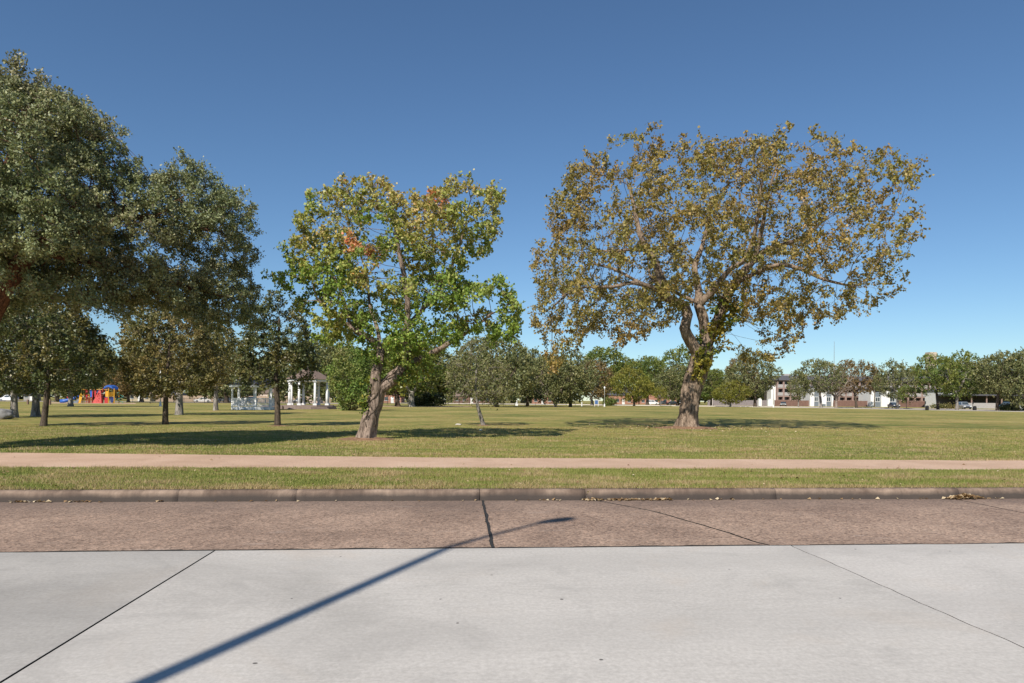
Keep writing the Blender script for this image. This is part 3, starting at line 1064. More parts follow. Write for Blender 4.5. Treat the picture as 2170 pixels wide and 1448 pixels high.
# --- large bronze-leaved tree, right of the middle
B = gp(1457, 908)
YB = B.y
L = px_local(B, YB)
k = YB / F_PX       # metres per photograph pixel
def lim(pts): return [L(a, b, c) for a, b, c, _ in pts], [w * k for *_, w in pts]
big_lines = [
    lim([(1457, 911, 0, 21), (1459, 880, 0, 19.5), (1462, 844, 0, 19), (1471, 806, 0, 21), (1485, 770, 0, 22), (1488, 745, 0, 21)]),
    lim([(1485, 757, 0, 13), (1461, 724, -.2, 11.5), (1447, 697, -.3, 10.5), (1456, 668, -.2, 10), (1450, 651, -.2, 9.5), (1410, 632, -.3, 9), (1400, 598, -.2, 8), (1385, 549, 0, 7), (1361, 506, .1, 6), (1347, 448, .2, 4.5), (1338, 395, .3, 3)]),
    lim([(1495, 750, 0, 14), (1498, 720, .2, 11), (1494, 675, .3, 10), (1484, 646, .3, 9.5), (1487, 607, .6, 7), (1482, 559, .9, 6), (1502, 511, 1.2, 4.5), (1524, 433, 1.5, 3)]),
    lim([(1484, 646, .3, 8), (1512, 612, -.3, 6.5), (1535, 578, -.8, 5.5), (1560, 560, -1.3, 4.5), (1575, 500, -1.8, 3.5), (1580, 420, -2.2, 2.5)]),
    lim([(1492, 745, .2, 13), (1522, 690, .5, 11), (1548, 627, .7, 9.5), (1575, 588, .8, 9), (1605, 549, .8, 8), (1635, 524, .9, 6.5), (1674, 509, 1.2, 5), (1732, 485, 1.6, 3.5), (1790, 440, 2, 2.5)]),
    lim([(1613, 540, .8, 6), (1620, 472, .2, 4.5), (1624, 420, -.2, 3), (1640, 350, -.5, 2)]),
    lim([(1575, 592, .8, 5), (1627, 569, -.6, 4.5), (1664, 579, -1.4, 4), (1706, 607, -2, 3), (1760, 625, -2.4, 2)]),
    lim([(1410, 632, -.3, 5.5), (1371, 616, -1, 5), (1327, 611, -1.6, 4.3), (1287, 622, -2, 3.5), (1213, 628, -2.3, 2.2), (1165, 665, -2.4, 1.5)]),
    lim([(1371, 616, -1, 3.6), (1345, 597, -.3, 3.3), (1308, 569, .4, 2.8), (1265, 552, .9, 2)]),
    lim([(1378, 530, 0, 4.2), (1340, 520, 1, 3.4), (1300, 516, 1.8, 2.8), (1255, 505, 2.4, 2)]),
    lim([(1484, 640, .3, 4.5), (1463, 622, 1.2, 4), (1437, 598, 2, 3.4), (1405, 572, 2.8, 2.6), (1400, 520, 3.2, 2)]),
]
big_poly_px = [(1118, 612), (1135, 560), (1130, 505), (1172, 470), (1155, 405), (1180, 345), (1230, 310), (1290, 283), (1345, 292), (1400, 288), (1440, 305), (1480, 318), (1500, 283), (1560, 290), (1605, 262), (1670, 265), (1700, 300), (1745, 315), (1790, 322), (1830, 315), (1890, 330), (1930, 350), (1905, 395), (1888, 420), (1905, 480), (1898, 535), (1912, 560), (1868, 605), (1880, 640), (1810, 675), (1790, 700), (1740, 688), (1700, 700), (1690, 735), (1640, 768), (1612, 760), (1625, 730), (1660, 710), (1640, 680), (1600, 660), (1590, 700), (1577, 722), (1568, 700), (1570, 660), (1540, 640), (1500, 625), (1440, 640), (1432, 690), (1400, 680), (1385, 690), (1340, 712), (1300, 722), (1280, 700), (1250, 702), (1220, 745), (1200, 795), (1175, 800), (1150, 770), (1150, 700), (1118, 668)]
big_poly = [(x * (0.885 if x > 0 else 0.97), z if z < 5 else 5 + (z - 5) * 0.89) for x, _, z in (L(a, b) for a, b in big_poly_px)]
hero('tallow_tree', 'large spreading tree with bronze leaves and a twisted forked trunk', B, big_lines, big_poly, 6000, 8.4, 0.26, 0.34,
     dict(per=24, spread=0.15, size=0.115, ns=4, droop=0.8, flat=0.0, aspect=0.75, hue_f=0.35), 'bark_big', 0.0052, M['bark_big'], M['leaf_big'],
     grow_kw=dict(wander=0.22, up=0.03, momentum=0.3), samp_kw=dict(freq=0.62, thr=0.10, shell=0.3, edge=0.1, warp=0.75, wf=0.7, fat=0.45),
     mesh_kw=dict(rough=0.16, flare=0.55, sides=(56, 9, 5, 3), lump=2.6, ridge=0.16, twist=1.0), leaf_r=0.0062, seed=5, first=20)

# climbing vine on the right limb
r_ = np.random.default_rng(31)
vine_path = [L(a, b, c) for a, b, c in ((1474, 800, -.5), (1483, 770, -.6), (1490, 740, -.4), (1512, 710, .0), (1530, 675, .2), (1545, 640, .3), (1556, 615, .35))]
vp = []
for i in range(len(vine_path) - 1):
    for t in np.linspace(0, 1, 26, endpoint=False):
        q = np.array(vine_path[i]) * (1 - t) + np.array(vine_path[i + 1]) * t
        w = 0.16 if i < 2 else 0.40
        vp.append(q + r_.normal(0, w, 3) * np.array([1, 0.9, 1]))
vine = root('climbing_vine', 'green and yellow leafy vine climbing the right limb of the large bronze tree', 'vine', B)
mbv = MB()
mbv.tube([(q[0], q[1] - 0.1, q[2]) for q in vine_path], [0.05, 0.045, 0.04, 0.035, 0.03, 0.025, 0.02], 6)
mbv.build('stem', M['bark_dark'], vine, smooth=True)
put('foliage', leaves_at('foliage', np.array(vp), 22, 0.14, 0.14, r_, M['leaf_ivy'], hue_f=0.9, droop=0.6, aspect=0.8), vine)

# --- green tree turning yellow, left of the middle
B = gp(774, 932)
L = px_local(B, B.y)
k = B.y / F_PX
mid_lines = [
    lim([(775, 935, 0, 18.5), (781, 905, 0, 17), (789, 872, 0, 16), (797, 840, 0, 15.5), (805, 822, 0, 15)]),
    lim([(800, 835, -.1, 13), (797, 806, -.2, 11.5), (802, 780, -.1, 10), (806, 757, 0, 8.5), (800, 733, .1, 7.5), (775, 712, .1, 6.5), (742, 694, .1, 5.5), (712, 670, 0, 4), (680, 640, -.2, 3)]),
    lim([(806, 824, .1, 14), (822, 812, .1, 13.5), (840, 793, .1, 13), (858, 775, .1, 11), (864, 745, 0, 8), (862, 712, -.1, 7), (866, 650, -.2, 6), (862, 600, -.3, 5), (850, 540, -.4, 4), (840, 470, -.4, 2.5)]),
    lim([(860, 772, .1, 8), (885, 760, .4, 7), (922, 740, .6, 5.5), (960, 716, .7, 4.5), (1000, 692, .7, 3.5), (1040, 660, .6, 2.5)]),
    lim([(864, 690, 0, 5), (900, 640, .6, 4.5), (935, 590, .9, 3.8), (960, 530, 1.0, 3), (985, 460, .9, 2)]),
    lim([(804, 750, 0, 5.5), (795, 700, .5, 4.2), (772, 640, .9, 3.2), (762, 570, 1.1, 2.4), (738, 500, 1.2, 1.6)]),
    lim([(742, 694, .1, 4), (720, 630, .5, 3.4), (690, 570, .8, 2.6), (650, 540, .8, 1.8)]),
]
zz = [(55, 430), (130, 400), (190, 378), (300, 352), (210, 340), (175, 275), (215, 230), (235, 160), (265, 110), (312, 130), (350, 115), (400, 85), (460, 120), (488, 165), (510, 110), (550, 80), (566, 45), (600, 60), (652, 80), (652, 135), (700, 155), (760, 170), (830, 152), (880, 130), (940, 110), (955, 62), (1030, 48), (1082, 80), (1090, 125), (1140, 112), (1180, 73), (1228, 100), (1200, 160), (1175, 200), (1182, 330), (1130, 405), (1080, 410), (1032, 420), (1022, 470), (975, 550), (1015, 548), (1060, 600), (1110, 612), (1160, 545), (1210, 560), (1262, 620), (1282, 680), (1305, 740), (1275, 790), (1250, 865), (1190, 872), (1150, 830), (1090, 790), (1060, 840), (990, 890), (920, 915), (850, 950), (830, 1000), (800, 1070), (760, 1050), (740, 1020), (700, 985), (650, 965), (600, 980), (560, 960), (470, 905), (430, 850), (370, 885), (310, 850), (250, 832), (215, 760), (200, 690), (150, 620), (78, 595), (78, 560), (130, 515), (165, 520), (205, 562), (240, 545), (180, 480), (120, 470)]
mid_poly = [(L(560 + a / 2.4125, 360 + b / 2.4125)[0], L(560 + a / 2.4125, 360 + b / 2.4125)[2]) for a, b in zz]
hero('tallow_tree', 'green tree turning yellow with a thick leaning pollarded trunk beside the path', B, mid_lines, mid_poly, 3800, 2.6, 0.17, 0.19,
     dict(per=28, spread=0.11, size=0.092, ns=4, droop=0.6, flat=0.0, aspect=0.8, hue_f=0.6, red=[(L(778, 540)[0], L(778, 540)[2], 0.42), (L(948, 458)[0], L(948, 458)[2], 0.2), (L(920, 425)[0], L(920, 425)[2], 0.22)], hue_fn=lambda C, h: np.clip((C[:, 2] - 4.6) / 3.4, 0, 0.75) + h * 0.8 - 0.05), 'bark_mid', 0.0048, M['bark_mid'], M['leaf_mid'],
     grow_kw=dict(wander=0.2, up=0.02), samp_kw=dict(freq=1.05, thr=0.11, shell=0.35, edge=0.1, warp=0.3, wf=1.3), mesh_kw=dict(rough=0.2, flare=0.45, sides=(48, 10, 5, 3), lump=4.0, ridge=0.09, twist=0.5), leaf_r=0.0062, seed=8, first=8)

r_ = np.random.default_rng(33)
vine = root('climbing_vine', 'dark twisted vine with bright green leaves on the leaning pollarded trunk', 'vine', B)
for q in range(5):
    pts = []
    for i in range(16):
        f = i / 15
        py = 905 - f * (95 if q < 3 else 120)
        cx_ = np.interp(py, [774, 795, 822, 840, 872, 905], [858, 840, 808, 797, 789, 781]) if q > 2 else np.interp(py, [780, 806, 840, 872, 905], [802, 797, 797, 789, 781])
        c0 = L(cx_, py)
        a = -1.6 + q * 0.35 + 1.3 * math.sin(f * 5 + q * 1.9)
        rr_ = (16.2 if py > 820 else 13.2) * k
        pts.append((c0[0] + rr_ * math.sin(a), -rr_ * abs(math.cos(a)) - 0.01, c0[2]))
    MB().tube(pts, [0.028 - 0.012 * i / 15 for i in range(16)], 6).build('stem', M['bark_dark'], vine, smooth=True)
vp = []
for (a, b, sx, sz, n_) in ((772, 868, 3, 10, 9), (788, 800, 7, 5, 8), (856, 806, 4, 12, 12), (874, 785, 6, 18, 14), (775, 845, 4, 12, 6)):
    for _ in range(n_):
        q = L(a + r_.normal(0, sx), b + r_.normal(0, sz))
        vp.append((q[0], r_.normal(-0.22, 0.1), q[2]))
put('foliage', leaves_at('foliage', np.array(vp), 12, 0.10, 0.10, r_, M['leaf_ivy'], hue_f=0.9, droop=0.8, aspect=0.85, hue_fn=lambda C, h: 0.15 + h), vine)

# --- giant live oak reaching in from the left
YO = 17.0
B = Vector((at(-95, 700, YO).x, YO, 0.15))
L = px_local(B, YO)
k = YO / F_PX
oak_lines = [
    lim([(-95, 952, 0, 42), (-92, 900, 0, 36), (-85, 830, 0, 34), (-72, 770, 0, 33), (-55, 735, 0, 31)]),
    lim([(-60, 740, 0, 27), (-15, 695, -.3, 25), (20, 650, -.5, 22), (58, 600, -.6, 19), (110, 540, -.6, 15), (180, 490, -.2, 11), (260, 460, .6, 8), (350, 470, 2.0, 6), (450, 490, 3.0, 4)]),
    lim([(110, 540, -.6, 10), (200, 560, .6, 8), (300, 590, 1.6, 6.5), (400, 610, 2.8, 5), (480, 630, 3.4, 3)]),
    lim([(-60, 740, 0, 25), (-50, 640, .6, 21), (-30, 520, 1, 16), (0, 400, 1.2, 11), (40, 290, 1.3, 7), (70, 210, 1.3, 4)]),
    lim([(-60, 740, 0, 24), (-140, 650, .4, 18), (-200, 560, .6, 12), (-270, 480, .6, 7)]),
    lim([(-50, 640, .6, 14), (-60, 560, -1.4, 11), (0, 460, -2.4, 8), (90, 380, -2.9, 5)]),
    lim([(-50, 640, .6, 14), (10, 560, 2.2, 11), (120, 470, 3, 8), (230, 380, 3.2, 5)]),
]
oak_px = [(-300, 690), (-340, 500), (-300, 300), (-190, 170), (-60, 105), (30, 122), (70, 150), (110, 150), (140, 150), (152, 190), (190, 205), (235, 225), (255, 262), (290, 285), (318, 340), (340, 365), (392, 392), (430, 365), (455, 345), (488, 352), (500, 380), (545, 400), (555, 450), (575, 490), (560, 545), (565, 600), (550, 650), (520, 690), (480, 705), (440, 690), (400, 660), (330, 650), (260, 690), (246, 640), (200, 630), (190, 660), (120, 655), (92, 625), (70, 585), (40, 600), (-10, 655), (-80, 690), (-100, 730), (-220, 720)]
def setback(ln):
    out = []
    for x, y, z in ln[0]:
        f = 1 + max(0, y) / YO
        out.append(((x + B.x) * f - B.x, y, (z - 1.35) * f + 1.35))
    return out, ln[1]
oak_lines = [oak_lines[0]] + [setback(q) for q in oak_lines[1:]]
oak_poly = [(x * 0.95, z if z < 4 else 4 + (z - 4) * 0.895) for x, _, z in (L(a, b) for a, b in oak_px)]
r_ = np.random.default_rng(90)
oak_extra = np.array([L(r_.uniform(-20, 260), r_.uniform(430, 575), r_.uniform(-2.6, -1.2)) for _ in range(700)])
hero('live_oak', 'giant dense live oak with a reddish limb reaching in beside the path', B, oak_lines, oak_poly, 14500, 3.9, 0.19, 0.185,
     dict(per=72, spread=0.115, size=0.070, ns=6, droop=-0.5, flat=0.1, aspect=0.55, hue_f=0.5, hue_fn=lambda C, h: 0.12 + h * 1.0, squash=0.95), 'bark_oak', 0.0048, M['bark_oak'], M['leaf_oak'],
     grow_kw=dict(wander=0.25, up=0.02), samp_kw=dict(freq=0.95, thr=-0.02, shell=0.8, edge=0.1, warp=0.4, wf=1.1, back=(3.6, 3.2, 3.0, B.x, YO)), mesh_kw=dict(rough=0.1, flare=0.3, sides=(20, 9, 5, 3), lump=3.0), leaf_r=0.0056, seed=12, first=10, extra=oak_extra)

# --- the small park trees on the near lawn
def ell(cx, cz, rx, rz, n=26, wob=0.12, seed=0, flatb=1.0):
    out = []
    for i in range(n):
        t = 2 * math.pi * i / n
        w = 1 + wob * mnoise.noise(Vector((math.cos(t) * 2.2, math.sin(t) * 2.2, seed * 3.7))) * 2
        s_ = math.sin(t)
        out.append((cx + rx * w * math.cos(t), cz + rz * w * (s_ if s_ > 0 else s_ * flatb)))
    return out


def park_tree(label, base_px, Y, trunk_px, poly_px, n_attr, Rm, tip, bark, lm, per, size, spread, seed, w0=6, step=0.16, kill=0.2, name='live_oak', up=0.08, hue=None, freq=1.0, thr=-0.1):
    global L, k
    B = gx(base_px[0], Y)
    L = px_local(B, Y); k = Y / F_PX
    off = at(base_px[0], base_px[1], Y).x - B.x
    B.x += off
    L = px_local(B, Y)
    pts = [(a, b, 0, w0 * (1 - 0.6 * i / (len(trunk_px) - 1))) for i, (a, b) in enumerate(trunk_px)]
    ln = [lim(pts)]
    # start the trunk just below the lawn
    ln[0][0][0] = (ln[0][0][0][0], 0, -0.06)
    poly = [(L(a, b)[0], L(a, b)[2]) for a, b in poly_px]
    return hero(name, label, B, ln, poly, n_attr, Rm, step, kill, dict(per=per, spread=spread, size=size, droop=0.1, flat=0.1, aspect=0.65, hue_f=0.9, hue_fn=hue), bark, tip, bark, lm,
                grow_kw=dict(wander=0.2, up=up), samp_kw=dict(freq=freq, thr=thr, shell=0.3), mesh_kw=dict(rough=0.1, flare=0.35, sides=(12, 8, 4, 3), lump=5.0), leaf_r=tip * 1.25, seed=seed, first=max(2, int(1.6 / step)))


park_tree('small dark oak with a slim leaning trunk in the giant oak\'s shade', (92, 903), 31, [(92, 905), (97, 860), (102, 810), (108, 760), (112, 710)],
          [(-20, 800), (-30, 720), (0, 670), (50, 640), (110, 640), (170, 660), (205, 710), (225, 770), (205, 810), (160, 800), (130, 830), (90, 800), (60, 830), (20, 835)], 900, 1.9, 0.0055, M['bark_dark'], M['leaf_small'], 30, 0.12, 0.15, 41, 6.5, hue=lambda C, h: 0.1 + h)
park_tree('small olive-leaved tree with a straight slim trunk near the white gazebo', (350, 900), 34, [(350, 902), (351, 860), (352, 815), (356, 770), (360, 730)],
          [(262, 800), (268, 740), (290, 690), (335, 650), (395, 655), (440, 715), (470, 790), (430, 835), (380, 830), (345, 845), (300, 830)], 800, 1.9, 0.0055, M['bark_dark'], M['leaf_yel'], 30, 0.12, 0.16, 42, 6.0)
park_tree('upright dark green young oak standing alone in front of the gazebo', (588, 903), 33, [(588, 905), (588, 860), (585, 820), (586, 770), (590, 720), (592, 680)],
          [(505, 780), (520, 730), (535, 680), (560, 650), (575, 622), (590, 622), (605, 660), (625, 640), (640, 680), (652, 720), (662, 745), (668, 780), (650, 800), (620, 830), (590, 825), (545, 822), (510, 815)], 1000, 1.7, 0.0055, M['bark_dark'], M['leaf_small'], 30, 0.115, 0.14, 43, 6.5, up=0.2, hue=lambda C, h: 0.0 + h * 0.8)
park_tree('thin leaning young tree with sparse grey-green leaves on the open lawn', (1025, 902), 35.8, [(1025, 904), (1017, 878), (1010, 850), (1008, 820), (1010, 780)],
          [(945, 850), (940, 800), (965, 750), (1000, 720), (1040, 735), (1075, 775), (1090, 820), (1080, 850), (1040, 862), (1010, 850), (970, 860)], 520, 1.5, 0.005, M['bark_grey'], M['leaf_far'], 16, 0.10, 0.16, 44, 4.5, name='young_tree', hue=lambda C, h: 0.6 + h)


# --- prototypes for the trees farther off
def proto(name, seed, H, W, trunk_h, n_attr, leaf_n, size, spread, shape='dome', bark='bark_grey', step=0.45, kill=0.55, tip=0.012, tw=0.03, fork=0, lean=0.0, leafy=True):
    r = np.random.default_rng(seed)
    sk = Skel(step)
    ln = [(0, 0, -0.1), (lean * 0.4, 0, trunk_h * 0.5), (lean, 0, trunk_h)]
    rw = H * tw
    sk.line(ln, [rw * 1.15, rw * 0.92, rw * 0.85])
    if fork:
        for i in range(fork):
            a = 2 * math.pi * i / fork + r.uniform(-.4, .4)
            sk.line([(lean, 0, trunk_h), (lean + math.cos(a) * W * .12, math.sin(a) * W * .12, trunk_h + H * .13), (lean + math.cos(a) * W * .24, math.sin(a) * W * .24, trunk_h + H * .3)], [rw * .62, rw * .5, rw * .36])
    cz = (trunk_h * 0.9 + H) / 2
    rz = (H - trunk_h * 0.9) / 2
    if shape == 'dome': poly = ell(lean * .5, cz - rz * .25, W / 2, rz * 1.25, wob=0.2, seed=seed, flatb=0.75)
    elif shape == 'round': poly = ell(lean * .5, cz, W / 2, rz, wob=0.2, seed=seed)
    else: poly = ell(lean * .5, cz, W / 2, rz, wob=0.16, seed=seed, flatb=1.0)
    A = sample_crown(poly, n_attr, W * 0.46, r, freq=3.2 / W * 1.6, thr=-0.12, shell=0.55)
    sk.grow(A, kill, r, wander=0.22, up=0.04, first=2).finish(tip, 2.3)
    tm = sk.mesh(name + '_trunk', M[bark], tip * 1.02 if leafy else 0.0, rough=0.1, flare=0.3, sides=(10, 7, 4, 3), lump=1.5)
    C, Dd = sk.tips(tip * 1.2, trunk_h * 0.6)
    cm = leaves_at(name + '_crown', C, leaf_n, spread, size, r, M['leaf_far'], hue_f=3.0 / W, flat=0.1, aspect=0.75, D=Dd) if leafy else None
    print(name, len(sk.p), len(C))
    return dict(t=tm, c=cm, H=H, W=W)


PR = {
    'domeA': proto('domeA', 101, 10, 11, 1.9, 1300, 17, 0.32, 0.36, 'dome', fork=4, tip=0.014),
    'domeB': proto('domeB', 102, 10, 12, 1.7, 1300, 17, 0.32, 0.36, 'dome', fork=3, lean=0.3, tip=0.014),
    'domeC': proto('domeC', 103, 11, 10, 2.0, 1300, 17, 0.32, 0.36, 'round', fork=3, lean=-0.3, tip=0.014),
    'highA': proto('highA', 111, 10, 10, 3.0, 1200, 17, 0.30, 0.34, 'dome', fork=4, tip=0.014),
    'highB': proto('highB', 112, 10, 11, 3.1, 1200, 17, 0.30, 0.34, 'round', fork=3, lean=0.4, tip=0.014),
    'tall': proto('tall', 104, 13, 9, 2.4, 1200, 17, 0.34, 0.38, 'round', fork=2, tip=0.014),
    'small': proto('small', 105, 5, 4, 1.5, 420, 14, 0.20, 0.22, 'round', step=0.3, kill=0.34, tip=0.009, tw=0.02),
    'midA': proto('midA', 106, 8, 7.5, 2.3, 1900, 20, 0.17, 0.21, 'dome', fork=3, step=0.3, kill=0.36, tip=0.009, tw=0.030),
    'midB': proto('midB', 107, 9, 7, 2.7, 1900, 20, 0.17, 0.21, 'round', fork=2, step=0.3, kill=0.36, tip=0.009, tw=0.028, lean=0.25),
    'belt': proto('belt', 109, 10, 12, 0.9, 1100, 16, 0.48, 0.5, 'dome', fork=4, step=0.55, kill=0.6, tip=0.016),
    'bare': proto('bare', 108, 9, 8, 2.0, 1300, 1, 0.2, 0.2, 'round', bark='bark_twig', fork=5, step=0.35, kill=0.4, tip=0.022, leafy=False),
}


def far_tree(name, label, pr, px, Y, left, right, top, lm, bark='bark_grey', rot=0.0, group=None):
    P = PR[pr]
    b = gx(px, Y)
    yh = at((left + right) / 2, HY, Y)
    H = at(px, top, Y).z - 0.15
    W = (right - left) / F_PX * Y
    ro = root(name, label, 'tree', b, rot, group, (W / P['W'] * 0.93, W / P['W'] * 0.93, H / P['H']))
    for nm, me, mt in (('trunk', P['t'], M[bark]), ('crown', P['c'], M[lm] if lm else None)):
        if me is None: continue
        o = put(nm, me, ro)
        o.material_slots[0].link = 'OBJECT'
        o.material_slots[0].material = mt
    return ro


T_ = [
    # left group on the lawn
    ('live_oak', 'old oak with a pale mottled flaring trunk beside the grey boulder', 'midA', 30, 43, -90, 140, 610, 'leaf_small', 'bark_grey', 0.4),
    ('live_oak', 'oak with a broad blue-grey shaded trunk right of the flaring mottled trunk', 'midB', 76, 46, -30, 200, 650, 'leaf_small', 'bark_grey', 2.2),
    ('live_oak', 'oak with a thick pale trunk standing in front of the blue slide', 'domeA', 150, 93, 60, 250, 665, 'leaf_far', 'bark_grey', 1.0),
    ('live_oak', 'tall oak with a thick smooth grey trunk left of the white gazebo', 'midA', 380, 53, 262, 500, 600, 'leaf_yel', 'bark_grey', 3.0),
    ('young_tree', 'yellow-brown leaved tree right beside the white gazebo', 'midB', 457, 73, 395, 530, 690, 'leaf_yel', 'bark_grey', 1.7),
    ('oak_tree', 'dark oak behind the columned pavilion', 'domeB', 640, 118, 560, 770, 718, 'leaf_far', 'bark_dark', 0.2),
    ('oak_tree', 'russet tree behind the playground', 'domeC', 272, 175, 220, 330, 770, 'leaf_fbrown', 'bark_dark', 2.0),
    ('oak_tree', 'green oak between the playground and the white lamp post', 'domeA', 300, 190, 225, 380, 735, 'leaf_far', 'bark_dark', 4.0),
    ('oak_tree', 'oak behind the car park left of the gazebo', 'domeB', 480, 185, 380, 590, 745, 'leaf_far', 'bark_dark', 5.0),
    ('oak_tree', 'grey-green oak at the back of the playground\'s blue slide', 'domeC', 122, 180, 50, 190, 735, 'leaf_far', 'bark_dark', 0.9),
    ('oak_tree', 'bright green oak behind the grey shed', 'domeA', 60, 235, 0, 130, 770, 'leaf_fgreen', 'bark_dark', 2.9),
    ('oak_tree', 'oak at the edge of the far street behind the white parked car', 'domeB', -10, 200, -90, 70, 740, 'leaf_far', 'bark_dark', 3.3),
    # centre
    ('oak_tree', 'oak with a pale trunk seen past the leaning pollarded trunk', 'tall', 872, 122, 800, 960, 705, 'leaf_fgreen', 'bark_grey', 0.0),
    ('oak_tree', 'oak with a dark trunk next to the pale-trunked oak behind the leaning tree', 'domeC', 843, 132, 755, 920, 722, 'leaf_far', 'bark_dark', 1.0),
    ('live_oak', 'broad grey-green live oak behind the thin leaning young tree', 'domeB', 1052, 130, 950, 1150, 708, 'leaf_far', 'bark_dark', 2.4),
    ('live_oak', 'dark spreading oak beside the low red brick house', 'domeA', 1118, 150, 1060, 1190, 735, 'leaf_far', 'bark_dark', 0.5),
    ('live_oak', 'grey-green oak with a pale V-forked trunk', 'domeB', 1177, 138, 1115, 1240, 752, 'leaf_far', 'bark_twig', 3.6),
    ('live_oak', 'oak with a single thick dark trunk left of the white sign', 'domeA', 1209, 140, 1160, 1295, 748, 'leaf_far', 'bark_dark', 4.4),
    ('oak_tree', 'russet bare-tipped tree between the dark oak and the lime green tree', 'domeC', 1255, 185, 1205, 1310, 765, 'leaf_fbrown', 'bark_grey', 5.2),
    ('oak_tree', 'tall olive green tree rising behind the other trees near the white sign', 'tall', 1282, 235, 1230, 1342, 736, 'leaf_fgreen', 'bark_dark', 1.5),
    ('oak_tree', 'round lime green tree beside the white lamp post', 'domeA', 1344, 172, 1290, 1385, 780, 'leaf_flime', 'bark_dark', 0.3),
    ('oak_tree', 'fresh green tree rising behind the lime green tree', 'tall', 1372, 215, 1330, 1410, 755, 'leaf_fgreen', 'bark_dark', 2.2),
    ('oak_tree', 'broad green tree behind the twisted trunk of the bronze tree', 'domeA', 1425, 245, 1365, 1480, 738, 'leaf_fgreen', 'bark_dark', 2.7),
    ('oak_tree', 'grey-brown oak just left of the twisted bronze tree trunk', 'domeC', 1436, 190, 1380, 1490, 775, 'leaf_far', 'bark_dark', 3.9),
    ('young_tree', 'small bright green street tree between the white car and brick house', 'small', 1399, 185, 1384, 1416, 820, 'leaf_flime', 'bark_twig', 0.0),
    ('oak_tree', 'dark green tree just right of the twisted bronze tree trunk', 'tall', 1508, 210, 1470, 1550, 782, 'leaf_fgreen', 'bark_dark', 1.2),
    # right
    ('live_oak', 'large grey-green oak with twin dark trunks left of the three-storey building', 'highA', 1600, 178, 1538, 1650, 750, 'leaf_far', 'bark_dark', 0.0),
    ('young_tree', 'low bright green tree in front of the grey wooden fence', 'domeA', 1548, 175, 1508, 1590, 808, 'leaf_flime', 'bark_grey', 2.1),
    ('oak_tree', 'russet topped tree behind the large twin-trunked oak', 'domeC', 1572, 250, 1538, 1618, 753, 'leaf_fbrown', 'bark_dark', 4.1),
    ('young_tree', 'slim oak standing before the balconies of the brown building', 'highA', 1692, 168, 1672, 1722, 788, 'leaf_far', 'bark_grey', 0.8),
    ('live_oak', 'grey-green oak in front of the first white gabled block', 'highB', 1740, 166, 1684, 1790, 764, 'leaf_far', 'bark_grey', 1.9),
    ('bare_tree', 'leafless grey tree with fanning twigs beside the russet tree', 'bare', 1772, 164, 1745, 1830, 775, None, 'bark_twig', 0.5),
    ('oak_tree', 'russet brown round-topped tree behind the leafless tree', 'highB', 1815, 172, 1752, 1852, 766, 'leaf_fbrown', 'bark_dark', 3.0),
    ('live_oak', 'olive oak in front of the second white gabled block', 'highA', 1902, 156, 1852, 1945, 768, 'leaf_far', 'bark_grey', 5.0),
    ('young_tree', 'small round green tree with a slim dark trunk beside the blue car', 'small', 1921, 150, 1902, 1942, 818, 'leaf_fgreen', 'bark_dark', 1.0),
    ('live_oak', 'dark green oak with a slanting trunk by the black litter bin', 'highB', 1988, 142, 1932, 2035, 754, 'leaf_fgreen', 'bark_dark', 2.0),
    ('live_oak', 'rich green oak with a pale straight trunk in front of the silver car', 'highA', 2028, 134, 1985, 2090, 750, 'leaf_fgreen', 'bark_grey', 3.4),
    ('live_oak', 'grey-green oak with a dark reddish trunk beside the white carport wall', 'highB', 2113, 128, 2050, 2165, 750, 'leaf_far', 'bark_dark', 4.6),
    ('live_oak', 'tall grey-green oak at the entrance to the dark carport', 'domeB', 2178, 126, 2110, 2260, 738, 'leaf_far', 'bark_grey', 0.9),
    ('oak_tree', 'oak behind the carport roof', 'domeA', 2075, 215, 2010, 2140, 765, 'leaf_far', 'bark_dark', 5.6),
]
for row in T_:
    far_tree(*row[:2], *row[2:7], row[7], row[8], row[9], row[10])
# the wood that closes the view behind the houses, tree by tree
BK = [(-120, 300, 190, 765), (40, 320, 170, 755), (200, 290, 170, 745), (340, 300, 160, 750), (470, 300, 170, 750), (600, 300, 170, 745), (720, 270, 170, 735), (830, 290, 170, 745), (930, 310, 150, 750), (1010, 300, 150, 755), (1090, 310, 150, 760), (1165, 320, 140, 765), (1350, 330, 130, 770), (1480, 330, 130, 785), (1550, 340, 120, 800), (1630, 350, 110, 812), (1955, 330, 150, 785), (2060, 320, 150, 775), (2170, 300, 170, 765), (2290, 280, 190, 755)]
for i, (x, Y, w, top) in enumerate(BK):
    far_tree('oak_tree', 'distant oak in the dense tree belt closing off the park behind the houses', 'belt', x, Y, x - w * .6, x + w * .6, top, 'leaf_far' if i % 3 else 'leaf_fgreen', 'bark_dark', i * 1.3, 'trees of the distant belt')

# small palm beyond the second white block
pb = gx(1853, 215)
pt = root('palm_tree', 'small fan palm rising behind the brown fence near the russet tree', 'palm', pb)
hz = at(1853, 792, 215).z - 0.15
MB().tube([(0, 0, 0), (0.1, 0, hz * 0.5), (0, 0, hz)], [0.22, 0.17, 0.15], 8).build('trunk', M['bark_grey'], pt, smooth=True)
r_ = np.random.default_rng(3)
mb = MB()
for i in range(26):
    a = r_.uniform(0, 2 * np.pi); e = r_.uniform(-0.3, 1.2)
    d = Vector((math.cos(a) * math.cos(e), math.sin(a) * math.cos(e), math.sin(e)))
    s = d.cross(Vector((0, 0, 1))).normalized()
    o_ = Vector((0, 0, hz))
    mb.add([o_, o_ + d * 1.3 + s * .28, o_ + d * 2.2 - Vector((0, 0, .5)), o_ + d * 1.3 - s * .28], [(0, 1, 2, 3)])
mb.build('crown', M['leaf_fgreen'], pt)

